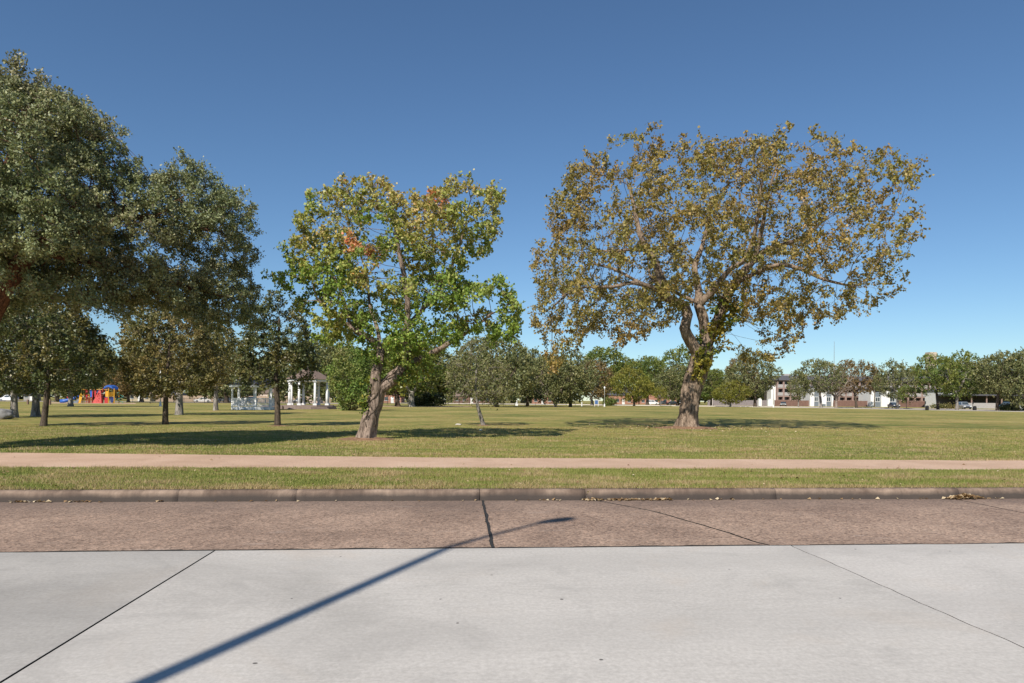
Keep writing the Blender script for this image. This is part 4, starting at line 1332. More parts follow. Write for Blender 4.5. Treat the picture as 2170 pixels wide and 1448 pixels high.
# --- shrubs
def shrub(name, label, base, W, H, D, n, per, size, mat, seed, hue=None):
    r = np.random.default_rng(seed)
    poly = ell(0, H * 0.5, W / 2, H * 0.52, wob=0.14, seed=seed)
    poly = [(x, max(0.05, z)) for x, z in poly]
    A = sample_crown(poly, n, D / 2, r, freq=2.0 / W * 2, thr=-0.2, shell=0.6)
    ro = root(name, label, 'shrub', base)
    mb = MB()
    for i in range(7):
        q = A[r.integers(len(A))]
        mb.tube([(q[0] * .1, q[1] * .1, -.05), (q[0] * .5, q[1] * .5, q[2] * .55), tuple(q)], [0.05, 0.03, 0.012], 5)
    mb.build('stem', M['bark_dark'], ro)
    put('foliage', leaves_at('foliage', A, per, size * 1.2, size, r, mat, hue_f=1.6 / W, hue_fn=hue, aspect=0.7), ro)
    return ro


shrub('shrub', 'tall bright green shrub growing beside the columned pavilion', gx(745, 79), 5.0, 7.2, 4.2, 900, 14, 0.22, M['leaf_shrub'], 61, lambda C, h: 0.15 + h * 0.8 + np.where(C[:, 2] < 2.2, 0.45, 0))
shrub('hedge', 'dark dense hedge by the iron fence behind the lawn', gx(905, 135), 7.5, 2.1, 2.0, 420, 12, 0.3, M['leaf_small'], 62, lambda C, h: 0 * h)
shrub('hedge', 'low olive hedge in front of the white parked car by the carport', gx(2150, 130), 7.0, 0.9, 1.6, 220, 10, 0.28, M['leaf_far'], 63)
shrub('shrub', 'low bushes at the foot of the third white block', gx(2005, 170), 9.0, 1.0, 1.6, 260, 10, 0.25, M['leaf_yel'], 64)
shrub('shrub', 'round bush behind the slim white bollard', gx(1292, 180), 3.0, 2.0, 2.2, 160, 10, 0.28, M['leaf_fgreen'], 65)
# weed in the kerb joint
wp = gp(1246, 1052, 0.03)
sh = shrub('weed', 'small green weed growing out of the kerb joint', Vector((wp.x, wp.y - 0.03, 0.0)), 0.14, 0.15, 0.05, 34, 3, 0.026, M['leaf_ivy'], 66)
for c in sh.children:
    if c.name.startswith('stem'):
        c.scale = (0.1, 0.1, 1)
sh['category'] = 'weed'

# ------------------------------------------------------------------ soil round the trunks, stones, fallen leaves
def soil(name, c, rx, ry, h, seed):
    vs, fs = [], []
    k_, n_ = 36, 7
    for i in range(n_ + 1):
        f = i / n_
        for j in range(k_):
            t = 2 * math.pi * j / k_
            w = 1 + 0.3 * mnoise.noise(Vector((math.cos(t) * 1.6, math.sin(t) * 1.6, seed)))+ 0.15 * mnoise.noise(Vector((math.cos(t) * 6, math.sin(t) * 6, seed)))
            z = h * (1 - f * f) + 0.03 * mnoise.noise(Vector((f * 4, t * 2, seed))) * (1 - f) - (0.012 if i == n_ else 0)
            vs.append((c.x + rx * f * w * math.cos(t), c.y + ry * f * w * math.sin(t), 0.155 + z))
    for i in range(n_):
        for j in range(k_):
            fs.append((i * k_ + j, (i + 1) * k_ + j, (i + 1) * k_ + (j + 1) % k_, i * k_ + (j + 1) % k_))
    o = MB().add(vs, fs).build(name, M['earth'], smooth=True)
    return tag(o, kind='structure')


soil('soil', gp(1457, 908), 1.7, 1.35, 0.12, 1)
soil('soil', gp(774, 932), 0.95, 0.75, 0.08, 2)
soil('soil', gx(1025, 35.8), 0.4, 0.35, 0.03, 3)
soil('soil', gx(588, 33), 0.55, 0.45, 0.04, 4)


def scatter_leaves(name, label, P, size, seed, flat=True):
    r = np.random.default_rng(seed)
    n = len(P)
    d = r.normal(0, 1, (n, 3)); d[:, 2] *= 0.25
    d /= np.linalg.norm(d, axis=1)[:, None]
    nn = r.normal(0, 0.35, (n, 3)); nn[:, 2] = 1
    s = np.cross(d, nn); s /= np.linalg.norm(s, axis=1)[:, None]
    Ls = size * r.uniform(0.6, 1.3, n)[:, None]
    up = np.array([0, 0, 1.0])
    V = np.stack([P - d * Ls * .5, P + s * Ls * .4 + up * Ls * .22, P + d * Ls * .5, P - s * Ls * .4 + up * Ls * .22], 1).reshape(-1, 3)
    V[:, 2] = np.maximum(V[:, 2], np.repeat(P[:, 2], 4) - size * 0.12)
    t = np.stack([r.uniform(0, 1, n), np.zeros(n)], 1)
    o = bpy.data.objects.new(name, fast_mesh(name, V, np.arange(4 * n).reshape(-1, 4), M['leaf_dead'], np.repeat(t, 4, 0)))
    link(o)
    return tag(o, label, 'leaves', kind='stuff')


def gutter(px0, px1, n, depth, pile, seed):
    r = np.random.default_rng(seed)
    s0, s1 = to_st(gp(px0, 1060, 0))[0], to_st(gp(px1, 1060, 0))[0]
    s = r.uniform(s0, s1, n) if not pile else r.normal((s0 + s1) / 2, (s1 - s0) / 4.2, n)
    t = T_KERB - 0.015 - np.abs(r.normal(0, depth, n))
    z = 0.012 + (np.exp(-((s - (s0 + s1) / 2) / ((s1 - s0) / 3.5)) ** 2) * pile * r.uniform(0, 1, n) if pile else 0.0 * s)
    return np.array([st(a, b, c) for a, b, c in zip(s, t, z)])


scatter_leaves('fallen_leaves', 'heap of dry tan leaves against the kerb', gutter(2010, 2100, 230, 0.04, 0.06, 71), 0.065, 71)
scatter_leaves('fallen_leaves', 'row of dry pale leaves in the gutter beside the kerb weed', gutter(1235, 1425, 120, 0.035, 0.0, 72), 0.07, 72)
scatter_leaves('fallen_leaves', 'few dry leaves strung along the gutter of the brown lane', np.concatenate([gutter(50, 210, 30, 0.03, 0, 73), gutter(0, 2170, 60, 0.05, 0, 74), gutter(1440, 1560, 8, .04, 0, 75)]), 0.06, 73)
r_ = np.random.default_rng(76)
Pl = []
while len(Pl) < 420:
    s, t = r_.uniform(-14, 14), 10.4 + r_.exponential(6)
    if t > 34 or path_near(s) < t < path_far(s) and r_.uniform() < 0.75: continue
    Pl.append(st(s * (t / 12 if t > 12 else 1), t, 0.185 if not path_near(s) < t < path_far(s) else 0.165))
scatter_leaves('fallen_leaves', 'scattered dry leaves lying on the lawn and verge grass', np.array(Pl), 0.055, 76)
r_ = np.random.default_rng(77)
Pl = [np.array(gp(1457, 908)) + np.array([r_.normal(0, 2.6), r_.normal(0, 2.2), 0.03]) for _ in range(500)]
scatter_leaves('fallen_leaves', 'brown fallen leaves under the large bronze tree', np.array(Pl), 0.09, 78)


def rock(name, label, c, rx, ry, rz, seed, mat='stone', cat='rock'):
    vs, fs = [], []
    n_, k_ = 14, 24
    for i in range(n_ + 1):
        ph = math.pi * i / n_
        for j in range(k_):
            t = 2 * math.pi * j / k_
            d = Vector((math.sin(ph) * math.cos(t), math.sin(ph) * math.sin(t), math.cos(ph)))
            w = 1 + 0.32 * mnoise.noise(d * 1.7 + Vector((seed, 0, 0))) + 0.12 * mnoise.noise(d * 5 + Vector((seed, 0, 0)))
            vs.append((c.x + d.x * rx * w, c.y + d.y * ry * w, 0.15 + max(-0.05, (d.z * rz * w + rz * 0.75))))
    for i in range(n_):
        for j in range(k_):
            fs.append((i * k_ + j, (i + 1) * k_ + j, (i + 1) * k_ + (j + 1) % k_, i * k_ + (j + 1) % k_))
    o = MB().add(vs, fs).build(name, M[mat], smooth=True)
    return tag(o, label, cat)


rock('boulder', 'grey boulder lying at the foot of the pale mottled oak trunk', gx(8, 40), 0.5, 0.45, 0.36, 2)
rock('boulder', 'low dark rock next to the grey boulder under the oaks', gx(20, 41.2), 0.3, 0.25, 0.16, 5)
rock('stone', 'small pale stone on the lawn by the thin leaning young tree', gx(972, 36), 0.16, 0.12, 0.05, 9, 'pale_kerb')
rock('stone', 'tiny white stone on the lawn beside the leaning pollarded tree\'s shadow', gx(1019, 30), 0.07, 0.06, 0.03, 11, 'white')

# ------------------------------------------------------------------ lamps
def park_lamp(label, px, Y, top):
    b = gx(px, Y)
    h = at(px, top, Y).z - 0.15
    ro = root('lamp_post', label, 'lamp post', b, group='white park lamps')
    MB().lathe([(0.20, -0.02), (0.20, 0.12), (0.16, 0.2), (0.13, 0.55), (0.09, 0.65)], 10).build('base', M['white'], ro, smooth=False)
    MB().lathe([(0.085, 0.62), (0.06, h - 0.72), (0.10, h - 0.68), (0.10, h - 0.62)], 10).build('pole', M['white'], ro, smooth=True)
    MB().lathe([(0.10, h - 0.62), (0.19, h - 0.45), (0.20, h - 0.3), (0.14, h - 0.16), (0.08, h - 0.1)], 12).build('globe', M['lampglass'], ro, smooth=True)
    MB().lathe([(0.085, h - 0.1), (0.05, h - 0.05), (0.02, h)], 10).build('finial', M['white'], ro)
    return ro


park_lamp('white lamp post beside the round lime green tree', 1281, 156, 819)
park_lamp('white lamp post in front of the three-storey brown building', 1639, 168, 820)
park_lamp('white lamp post between the slim olive tree and the playground', 340, 104, 785)
park_lamp('white lamp post at the entrance of the dark carport', 2125, 190, 836)
park_lamp('white lamp post beside the car park hedge by the tall oak', 2165, 150, 832)

# the street lamp whose shadow lies across the road
sh_tip = gp(955, 1158, 0)
HP = 9.0
HD = Vector((math.sin(AZ), math.cos(AZ), 0)) / math.tan(EL)
foot = sh_tip - HD * HP
foot.z = 0.15
sl = root('street_lamp', 'tall grey street lamp casting its long shadow across the concrete road', 'street lamp', foot)
MB().lathe([(0.15, -0.05), (0.15, 0.3), (0.09, 0.36), (0.06, HP - 0.4), (0.05, HP - 0.15)], 14).build('pole', M['steel'], sl, smooth=True)
tip_g = gp(1145, 1108, 0)
dz = 0.25
av = (tip_g - HD * (HP + dz)) - (sh_tip - HD * HP)
MB().tube([(0, 0, HP - 0.17), (av.x * .4, av.y * .4, HP - 0.15 + dz * .6), (av.x, av.y, HP - 0.15 + dz)], [0.05, 0.04, 0.032], 8).build('arm', M['steel'], sl, smooth=True)
end_g = gp(1216, 1098, 0)
hv = (end_g - tip_g)
hd = hv.normalized(); hs = Vector((-hd.y, hd.x, 0))
o_ = Vector((av.x, av.y, HP - 0.15 + dz)) - hd * 0.05
hl = hv.length + 0.05
sec = [(0, .035), (.15, .075), (.45, .125), (.75, .12), (.93, .07), (1, .015)]
vs = []
for f, w in sec:
    c = o_ + hd * hl * f
    vs += [c + hs * w, c + hs * w * .6 + Vector((0, 0, .06)), c - hs * w * .6 + Vector((0, 0, .06)), c - hs * w, c - hs * w * .6 - Vector((0, 0, .04)), c + hs * w * .6 - Vector((0, 0, .04))]
fs = [(i * 6 + j, i * 6 + (j + 1) % 6, (i + 1) * 6 + (j + 1) % 6, (i + 1) * 6 + j) for i in range(len(sec) - 1) for j in range(6)] + [tuple(reversed(range(6))), tuple(30 + j for j in range(6))]
MB().add(vs, fs).build('lamp_head', M['steel'], sl, smooth=True)

# ------------------------------------------------------------------ gazebo and pavilion
def octo(rad, rot=math.pi / 8): return [(rad * math.cos(rot + i * math.pi / 4), rad * math.sin(rot + i * math.pi / 4)) for i in range(8)]


def frustum(mb, p0, z0, p1, z1):
    n = len(p0)
    vs = [(x, y, z0) for x, y in p0] + [(x, y, z1) for x, y in p1]
    mb.add(vs, [tuple(reversed(range(n))), tuple(range(n, 2 * n))] + [(i, (i + 1) % n, n + (i + 1) % n, n + i) for i in range(n)])


gz = root('gazebo', 'white octagonal gazebo with slatted railings on the lawn', 'gazebo', gx(540, 80), 0.0)
rg = 2.45
MB().prism(octo(rg + 0.12), 0.02, 0.34).build('floor', M['white'], gz)
op = octo(rg)
for i in range(8):
    x, y = op[i]
    MB().box(x - .085, x + .085, y - .085, y + .085, 0.34, 2.62).build('post', M['white'], gz)
for i in range(8):
    if i == 1: continue           # the way in, on the far side
    a, b_ = Vector(op[i]), Vector(op[(i + 1) % 8])
    d = (b_ - a).normalized(); nrm = Vector((-d.y, d.x)); Ln = (b_ - a).length
    rail = bpy.data.objects.new('railing', None); link(rail, gz)
    rail.location = (a.x, a.y, 0); rail.rotation_euler = (0, 0, math.atan2(d.y, d.x))
    MB().box(.09, Ln - .09, -.045, .045, 1.27, 1.35).build('handrail', M['white'], rail)
    MB().box(.09, Ln - .09, -.035, .035, 0.44, 0.51).build('bottom_rail', M['white'], rail)
    nb = 14
    pm = MB().box(-.025, .025, -.02, .02, 0.51, 1.27).mesh('baluster', M['white'])
    for j in range(nb):
        o = bpy.data.objects.new('baluster', pm); link(o, rail)
        o.location = (.09 + (Ln - .18) * (j + .5) / nb, 0, 0)
mb = MB(); frustum(mb, octo(rg + 0.32), 2.62, octo(rg + 0.32), 2.86); mb.build('fascia', M['white'], gz)
mb = MB(); frustum(mb, octo(rg + 0.42), 2.862, octo(0.35), 4.15); rf = mb.build('roof', M['slate'], gz)
mb = MB(); frustum(mb, octo(0.4), 4.152, octo(0.05), 4.6); mb.build('cupola', M['slate'], rf)

pv = root('pavilion', 'open octagonal pavilion with white columns and a brown shingle roof', 'pavilion', gx(655, 88), 0.18)
MB().prism(octo(3.3), 0.0, 0.5).build('platform', M['deck'], pv)
for j, (e, z) in enumerate(((3.75, 0.17), (3.5, 0.34))):
    MB().prism([(e * math.cos(R(-80 + 35 * q)), e * math.sin(R(-80 + 35 * q))) for q in range(3)] + [(2.2 * math.cos(R(-80 + 35 * q)), 2.2 * math.sin(R(-80 + 35 * q))) for q in (2, 1, 0)], 0.003 + j * .168, z).build('step', M['deck'], pv)
MB().box(-5.6, -3.06, -1.6, 1.6, 0.0, 0.45).build('stage_deck', M['deck'], pv)
op = octo(2.5)
for i in range(8):
    x, y = op[i]
    cl_ = MB().lathe([(0.15, 0.72), (0.155, 1.5), (0.13, 3.4)], 14, (x, y, 0)).build('column', M['white'], pv, smooth=True)
    MB().box(x - .23, x + .23, y - .23, y + .23, 0.502, 0.72).build('plinth', M['white'], cl_)
    MB().box(x - .2, x + .2, y - .2, y + .2, 3.4, 3.52).build('capital', M['white'], cl_)
mb = MB(); frustum(mb, octo(2.8), 3.522, octo(2.8), 3.8); mb.build('fascia', M['white'], pv)
mb = MB(); frustum(mb, octo(3.0), 3.803, octo(0.25), 5.4); mb.build('roof', M['shingle'], pv)

# ------------------------------------------------------------------ playground
YP = 147
pl = root('play_structure', 'red, blue and yellow playground climbing structure with slide', 'playground', gx(205, YP))
PX = YP / F_PX
def u(px): return (px - 205) * PX
def part(name, mat, fn, parent=None, **kw):
    mb = MB(); fn(mb)
    return mb.build(name, M[mat], parent or pl, **kw)
posts = [(163, 0), (163, 1.8), (178, 0), (178, 1.8), (196, 0), (213, 1.8), (218, 0), (230, 0), (230, 1.8), (242, 0), (242, 1.8)]
for i, (a, y) in enumerate(posts):
    hgt = 3.2 if a > 215 else 2.9
    part('post', 'p_red' if i in (4, 5, 6) else 'p_yel', lambda m, a=a, y=y, hgt=hgt: m.tube([(u(a), y, 0), (u(a), y, hgt)], 0.09, 8))
part('platform', 'p_navy', lambda m: m.box(u(217), u(243), -.05, 1.85, 1.25, 1.37))
part('platform', 'p_navy', lambda m: m.box(u(162), u(179), -.05, 1.85, 1.05, 1.17))
part('overhead_ladder', 'p_yel', lambda m: [m.tube([(u(172), y, 2.95), (u(218), y, 2.95)], 0.06, 6) for y in (0.1, 1.7)] + [m.tube([(u(176 + 5 * q), .1, 2.95), (u(176 + 5 * q), 1.7, 2.95)], 0.04, 5) for q in range(8)])
for a, mt in ((181, 'p_red'), (191, 'p_blue'), (199, 'p_red'), (206, 'p_navy')):
    part('hanging_panel', mt, lambda m, a=a: m.side([(u(a - 3), 2.9), (u(a + 3), 2.9), (u(a + 2.2), 1.3), (u(a - 1.5), 1.3)], .3, .42))
def rock_wall(m): m.side([(u(200), 0), (u(219.5), 0), (u(217.5), 2.7), (u(214), 2.8), (u(208), 1.6)], -.75, -.35)
cw = part('climbing_wall', 'p_pink', rock_wall)
r_ = np.random.default_rng(4)
for q in range(12):
    z = r_.uniform(.2, 2.2); x = u(211 + r_.uniform(-1, 1) * 6 * (1 - z / 2.8) + 3 * z / 2.8)
    part('hand_hold', 'p_red', lambda m, x=x, z=z: m.lathe([(0.02, -.08), (.1, -.04), (.1, .04), (.02, .08)], 6, (x, -.79, z)), cw)
part('canopy', 'p_blue', lambda m: [m.side([(u(219), 3.0), (u(223), 3.65), (u(230), 3.95), (u(237), 3.65), (u(241), 3.0), (u(236), 3.35), (u(230), 3.6), (u(224), 3.35)], -.2, 2.0)])
part('barrier', 'p_yel', lambda m: m.box(u(224), u(230), -.12, -.04, 1.4, 2.6))
part('barrier', 'p_yel', lambda m: [m.tube([(u(232 + 2 * q), -.05, 1.4), (u(232 + 2 * q), -.05, 2.4)], .04, 5) for q in range(6)])
part('shade_cone', 'p_navy', lambda m: m.side([(u(231), 1.24), (u(244), 1.24), (u(237), 0.1), (u(235), 0.1)], .1, .25))
part('crawl_panel', 'p_red', lambda m: m.box(u(222), u(229), -.1, -.02, 0, 1.2))
part('steps', 'grey_panel', lambda m: [m.box(u(158 + 2.2 * q), u(170.6), -.9 + .18 * q, -.07, .2 * q, .2 * q + .19) for q in range(5)])
part('stair_panel', 'p_yel', lambda m: m.side([(u(157), 0), (u(159), 0), (u(163), 2.6), (u(157), 2.6)], -.95, -.87))
part('stair_panel', 'p_yel', lambda m: m.side([(u(171), 0), (u(175), 0), (u(180), 1.8), (u(174), 2.4)], -.75, -.68))
part('slide', 'p_blue', lambda m: m.tube([(u(162), .9, 1.35), (u(155), .6, 1.1), (u(146), .2, .7), (u(138), -.2, .42), (u(130), -.3, .38)], [.34, .36, .38, .4, .4], 10), smooth=True)
part('slide_bumper', 'p_red', lambda m: m.box(u(139), u(145), .4, .5, .6, 1.4))
part('spiral_climber', 'p_teal', lambda m: m.tube([(u(244) + .6 * math.cos(t * .8) + .6, .8 + .6 * math.sin(t * .8), t * .17) for t in range(15)], .06, 6))
part('ladder_base', 'p_red', lambda m: [m.tube([(u(184 + 4 * q), -.2, 0), (u(184 + 4 * q), -.2, 1.3)], .07, 6) for q in range(4)])
sheet('play_surface', [gx(105, 136)[:2], gx(290, 140)[:2], gx(285, 158)[:2], gx(110, 158)[:2]], 0.156, M['path'])

# ------------------------------------------------------------------ cars
PAINT = {'white': (0.78, 0.78, 0.77), 'black': (0.02, 0.021, 0.024), 'blue': (0.02, 0.045, 0.10), 'silver': (0.42, 0.44, 0.46), 'grey': (0.16, 0.17, 0.18), 'red': (0.30, 0.03, 0.03)}
for kk, vv in PAINT.items():
    m = plain('car_paint_' + kk, vv, 0.22, 0.0 if kk in ('white', 'black') else 0.35, var=0.03, spec=0.6)
    m.node_tree.nodes['Principled BSDF'].inputs['Coat Weight'].default_value = 0.6
    M['car_' + kk] = m
M['tail'] = plain('tail_lamp', (0.35, 0.01, 0.01), 0.2)


def car_proto(suv):
    Lh = 2.25 if suv else 2.3
    top = 1.72 if suv else 1.45
    belt = 1.02 if suv else 0.92
    body = [(-Lh, .35), (-Lh + .02, .62), (-Lh + .1, .8), (-Lh + 1.0, belt - .02), (-Lh + 1.15, belt), (Lh - (.12 if suv else .75), belt), (Lh - .05, belt - .1), (Lh, .6), (Lh - .03, .35), (Lh - .55, .25), (-Lh + .5, .25)]
    if suv: cab = [(-Lh + 1.05, belt), (-Lh + 1.75, top - .06), (-Lh + 2.3, top), (Lh - .75, top - .02), (Lh - .3, top - .12), (Lh - .14, belt)]
    else: cab = [(-Lh + 1.1, belt), (-Lh + 1.95, top - .05), (-Lh + 2.5, top), (Lh - 1.5, top - .05), (Lh - .65, belt)]

    def lo(poly, w0, w1, zmid):
        n = len(poly); mb = MB()
        xs = [-w0, -w1, w1, w0]
        vs = []
        cx_ = sum(p[0] for p in poly) / n
        for k_, y in enumerate((-w0, -w0 * .93, w0 * .93, w0)):
            for x, z in poly:
                inn = 0.93 if k_ in (0, 3) else 1.0
                f = (1 - (1 - w1 / w0) * max(0, (z - zmid)) / .7)
                vs.append((cx_ + (x - cx_) * (inn if k_ in (0, 3) else 1), y * f, z if k_ in (1, 2) else zmid + (z - zmid) * (.94 if z > zmid else 1)))
        fs = [tuple(range(n)), tuple(reversed(range(3 * n, 4 * n)))]
        for a in range(3):
            fs += [(a * n + i, (a + 1) * n + i, (a + 1) * n + (i + 1) % n, a * n + (i + 1) % n) for i in range(n)]
        return mb.add(vs, fs)
    P = {'body': lo(body, .9, .86, .7).mesh('body', M['car_white']), 'cabin': lo(cab, .82, .66, belt).mesh('cabin', M['car_white'])}
    # side windows and screens a little proud of the cabin
    x0, x1 = cab[0][0] + .45, cab[-1][0] - .3
    for nm, sy in (('side_window', -1), ('side_window', 1)):
        mb = MB()
        zb, zt = belt + .06, top - .14
        def yy(z): return sy * (.82 * (1 - (1 - .66 / .82) * (z - belt) / .7) + .012)
        xm = (x0 + x1) / 2
        for a, b_, a2, b2 in ((x0 - .1, xm - .05, x0 + .38, xm - .05), (xm + .05, x1 + (.05 if suv else 0), xm + .05, x1 - (.12 if suv else .45))):
            q = [(a, yy(zb), zb), (b_, yy(zb), zb), (b2, yy(zt), zt), (a2, yy(zt), zt)]
            mb.add(q, [(0, 1, 2, 3) if sy < 0 else (3, 2, 1, 0)])
        P.setdefault('win', []).append((nm, mb.mesh(nm, M['glass'])))
    for nm, (p, q) in (('windscreen', (cab[0], cab[1])), ('rear_window', (cab[-1], cab[-2]))):
        mb = MB()
        dx = -.02 if nm == 'windscreen' else .02
        def pt_(f, sy):
            x = p[0] + (q[0] - p[0]) * f; z = p[1] + (q[1] - p[1]) * f
            return (x + dx, sy * (.70 - .13 * f), z + .012)
        mb.add([pt_(.1, -1), pt_(.1, 1), pt_(.92, 1), pt_(.92, -1)], [(0, 1, 2, 3), ])
        P['win'].append((nm, mb.mesh(nm, M['glass'])))
    P['tyre'] = MB().lathe([(.30, -.11), (.33, -.09), (.33, .09), (.30, .11)], 16).mesh('tyre', M['tyre'])
    P['rim'] = MB().lathe([(.20, -.125), (.21, -.115), (.21, .115), (.20, .125)], 12).mesh('rim', M['rim'])
    P['hl'] = MB().box(-.04, .1, -.2, .2, -.07, .08).mesh('headlight', M['lampglass'])
    P['tl'] = MB().box(-.1, .03, -.16, .16, -.1, .1).mesh('tail_light', M['tail'])
    P['bp'] = MB().box(-.05, .1, -.8, .8, -.12, .12).mesh('bumper', M['black'])
    P['gr'] = MB().box(-.02, .05, -.42, .42, -.07, .07).mesh('grille', M['black'])
    P['Lh'] = Lh
    return P


CARP = {True: car_proto(True), False: car_proto(False)}


def car(label, suv, col, px, Y, rz, group=None):
    P = CARP[suv]; Lh = P['Lh']
    ro = root('parked_car', label, 'car', gx(px, Y, 0.157), rz, group)
    for nm in ('body', 'cabin'):
        o = put(nm, P[nm], ro)
        o.material_slots[0].link = 'OBJECT'; o.material_slots[0].material = M['car_' + col]
    for nm, me in P['win']: put(nm, me, ro)
    for x in (-Lh + .85, Lh - .8):
        for y in (-.80, .80):
            w = bpy.data.objects.new('wheel', None); link(w, ro)
            w.location = (x, y, .33); w.rotation_euler = (math.pi / 2, 0, 0)
            put('tyre', P['tyre'], w); put('rim', P['rim'], w)
    for s in (-1, 1):
        o = put('headlight', P['hl'], ro); o.location = (-Lh + .02, s * .62, .70)
        o = put('tail_light', P['tl'], ro); o.location = (Lh + .01, s * .68, .80)
    o = put('bumper', P['bp'], ro); o.location = (-Lh - .02, 0, .40)
    o = put('grille', P['gr'], ro); o.location = (-Lh - .01, 0, .63)
    return ro


car('white estate car parked side-on before the red brick gabled house', True, 'white', 1382, 245, math.pi)
car('black car facing the park beside the brown boundary wall', False, 'black', 1660, 212, R(68))
car('dark blue car facing the park before the second white block', False, 'blue', 1894, 188, R(80))
car('silver car facing the park behind the pale straight oak trunk', True, 'silver', 2042, 160, R(78))
car('white car parked side-on behind the low olive hedge', False, 'white', 2158, 142, 0.1)
car('black estate car parked at the carport entrance beside the low olive hedge', True, 'black', 2134, 150, 0.35)
car('red car parked behind the tall oak at the carport entrance', False, 'red', 2186, 152, 0.2)
car('white estate car between the left-hand oak trunks by the grey shed', True, 'white', 18, 188, 0.2)
car('white car in the car park left of the gazebo', False, 'white', 429, 196, R(25))
car('grey car parked behind the yellow-brown tree', True, 'grey', 470, 200, R(60))
car('silver estate car seen just left of the gazebo railings', True, 'silver', 486, 195, R(75))
car('white car seen through the gazebo', False, 'white', 517, 197, R(80))
car('blue estate car seen through the gazebo', True, 'blue', 532, 199, R(80))
car('silver car seen between the pavilion columns', False, 'silver', 636, 190, R(70))
car('dark grey car right of the white estate car by the brick house', False, 'grey', 1407, 246, math.pi)
car('black car between the grey car and the twisted tree trunk', False, 'black', 1427, 242, math.pi)

# ------------------------------------------------------------------ far streets
def strip(name, near, far, z, mat, kind='structure'):
    vs = [(p[0], p[1], z) for p in near] + [(p[0], p[1], z) for p in far]
    n = len(near)
    o = MB().add(vs, [(i, i + 1, n + i + 1, n + i) for i in range(n - 1)]).build(name, mat)
    if o.data.polygons[0].normal.z < 0: o.data.flip_normals()
    return tag(o, kind=kind)


nr = [(-40, 232), (20, 206), (52, 184), (70, 166), (84, 121), (96, 70), (103, 40), (108, 12)]
fr = [(-40, 247), (26, 221), (66, 198), (90, 178), (106, 128), (117, 74), (123, 42), (127, 12)]
strip('road', nr, fr, 0.156, M['street'])
for a, c in ((nr, -1), (fr, 1)):
    mb = MB()
    for i in range(len(a) - 1):
        p, q = Vector(a[i]), Vector(a[i + 1])
        d = (q - p).normalized(); s = Vector((-d.y, d.x)) * c * 0.3
        quad = [p, q, q + s, p + s]
        mb.add([(v.x, v.y, 0.14) for v in quad] + [(v.x, v.y, 0.27) for v in quad], [(4, 5, 6, 7), (7, 6, 5, 4), (0, 1, 5, 4), (1, 2, 6, 5), (2, 3, 7, 6), (3, 0, 4, 7)])
    tag(mb.build('kerb', M['pale_kerb']), kind='structure')
strip('path', [gp(760, 861.5)[:2], gp(1000, 863.0)[:2]], [gp(760, 859.5)[:2], gp(1000, 861.4)[:2]], 0.156, M['path'])
strip('road', [gx(-150, 178)[:2], gx(720, 182)[:2]], [gx(-150, 212)[:2], gx(720, 215)[:2]], 0.156, M['street'])

# ------------------------------------------------------------------ the apartment buildings on the right
YA = 238
def ax(px): return at(px, HY, YA).x
x0 = ax(1646); x1 = ax(1998)
ap = root('apartment_building', 'three-storey brown apartment building with recessed balconies and dark mansard roof', 'building', (x0, YA, 0.15))
W = x1 - x0
nb = 24; bw = W / nb
MB().box(0, W, 1.6, 12, 0, 9.0).build('back_wall', M['dark_open'], ap)
pm = MB().box(-.28, .28, 0, 1.598, 0, 8.9).mesh('pier', M['pier'])
for i in range(nb + 1):
    o = put('pier', pm, ap); o.location = (min(max(i * bw, .28), W - .28), 0, 0)
for z0, z1 in ((0, 2.1), (3.15, 3.6), (5.95, 6.35), (8.55, 9.0)):
    MB().box(0.002, W - .002, 0.05, 1.597, z0, z1).build('floor_slab', M['pier'], ap)
pm = MB().box(-bw / 2 + .3, bw / 2 - .3, -.06, .045, 0, 1.15).mesh('balcony_panel', M['balcony'])
wm = MB().box(-bw / 2 + .55, bw / 2 - .55, 1.55, 1.597, 0, 1.0).mesh('window', M['glass'])
for i in range(nb):
    for z in (3.6, 6.35):
        o = put('balcony_panel', pm, ap); o.location = ((i + .5) * bw, 0, z)
    for z in (2.12, 4.85, 7.5):
        o = put('window', wm, ap); o.location = ((i + .5) * bw, 0, z)
mb = MB()
mb.add([(-.5, -.6, 8.95), (W + .5, -.6, 8.95), (W + .5, 12.5, 8.95), (-.5, 12.5, 8.95), (0, .5, 10.6), (W, .5, 10.6), (W, 11.5, 10.6), (0, 11.5, 10.6)], [(0, 3, 2, 1), (4, 5, 6, 7), (0, 1, 5, 4), (1, 2, 6, 5), (2, 3, 7, 6), (3, 0, 4, 7)])
rf = mb.build('roof', M['slate'], ap)
for q in (3.5, 20, 41):
    MB().box(q, q + 2.4, 3, 5, 10.55, 11.3).build('roof_unit', M['balcony'], rf)
MB().box(-1.6, -.01, 1.0, 5, 0, 7.2).build('stair_tower', M['white_wall'], ap)


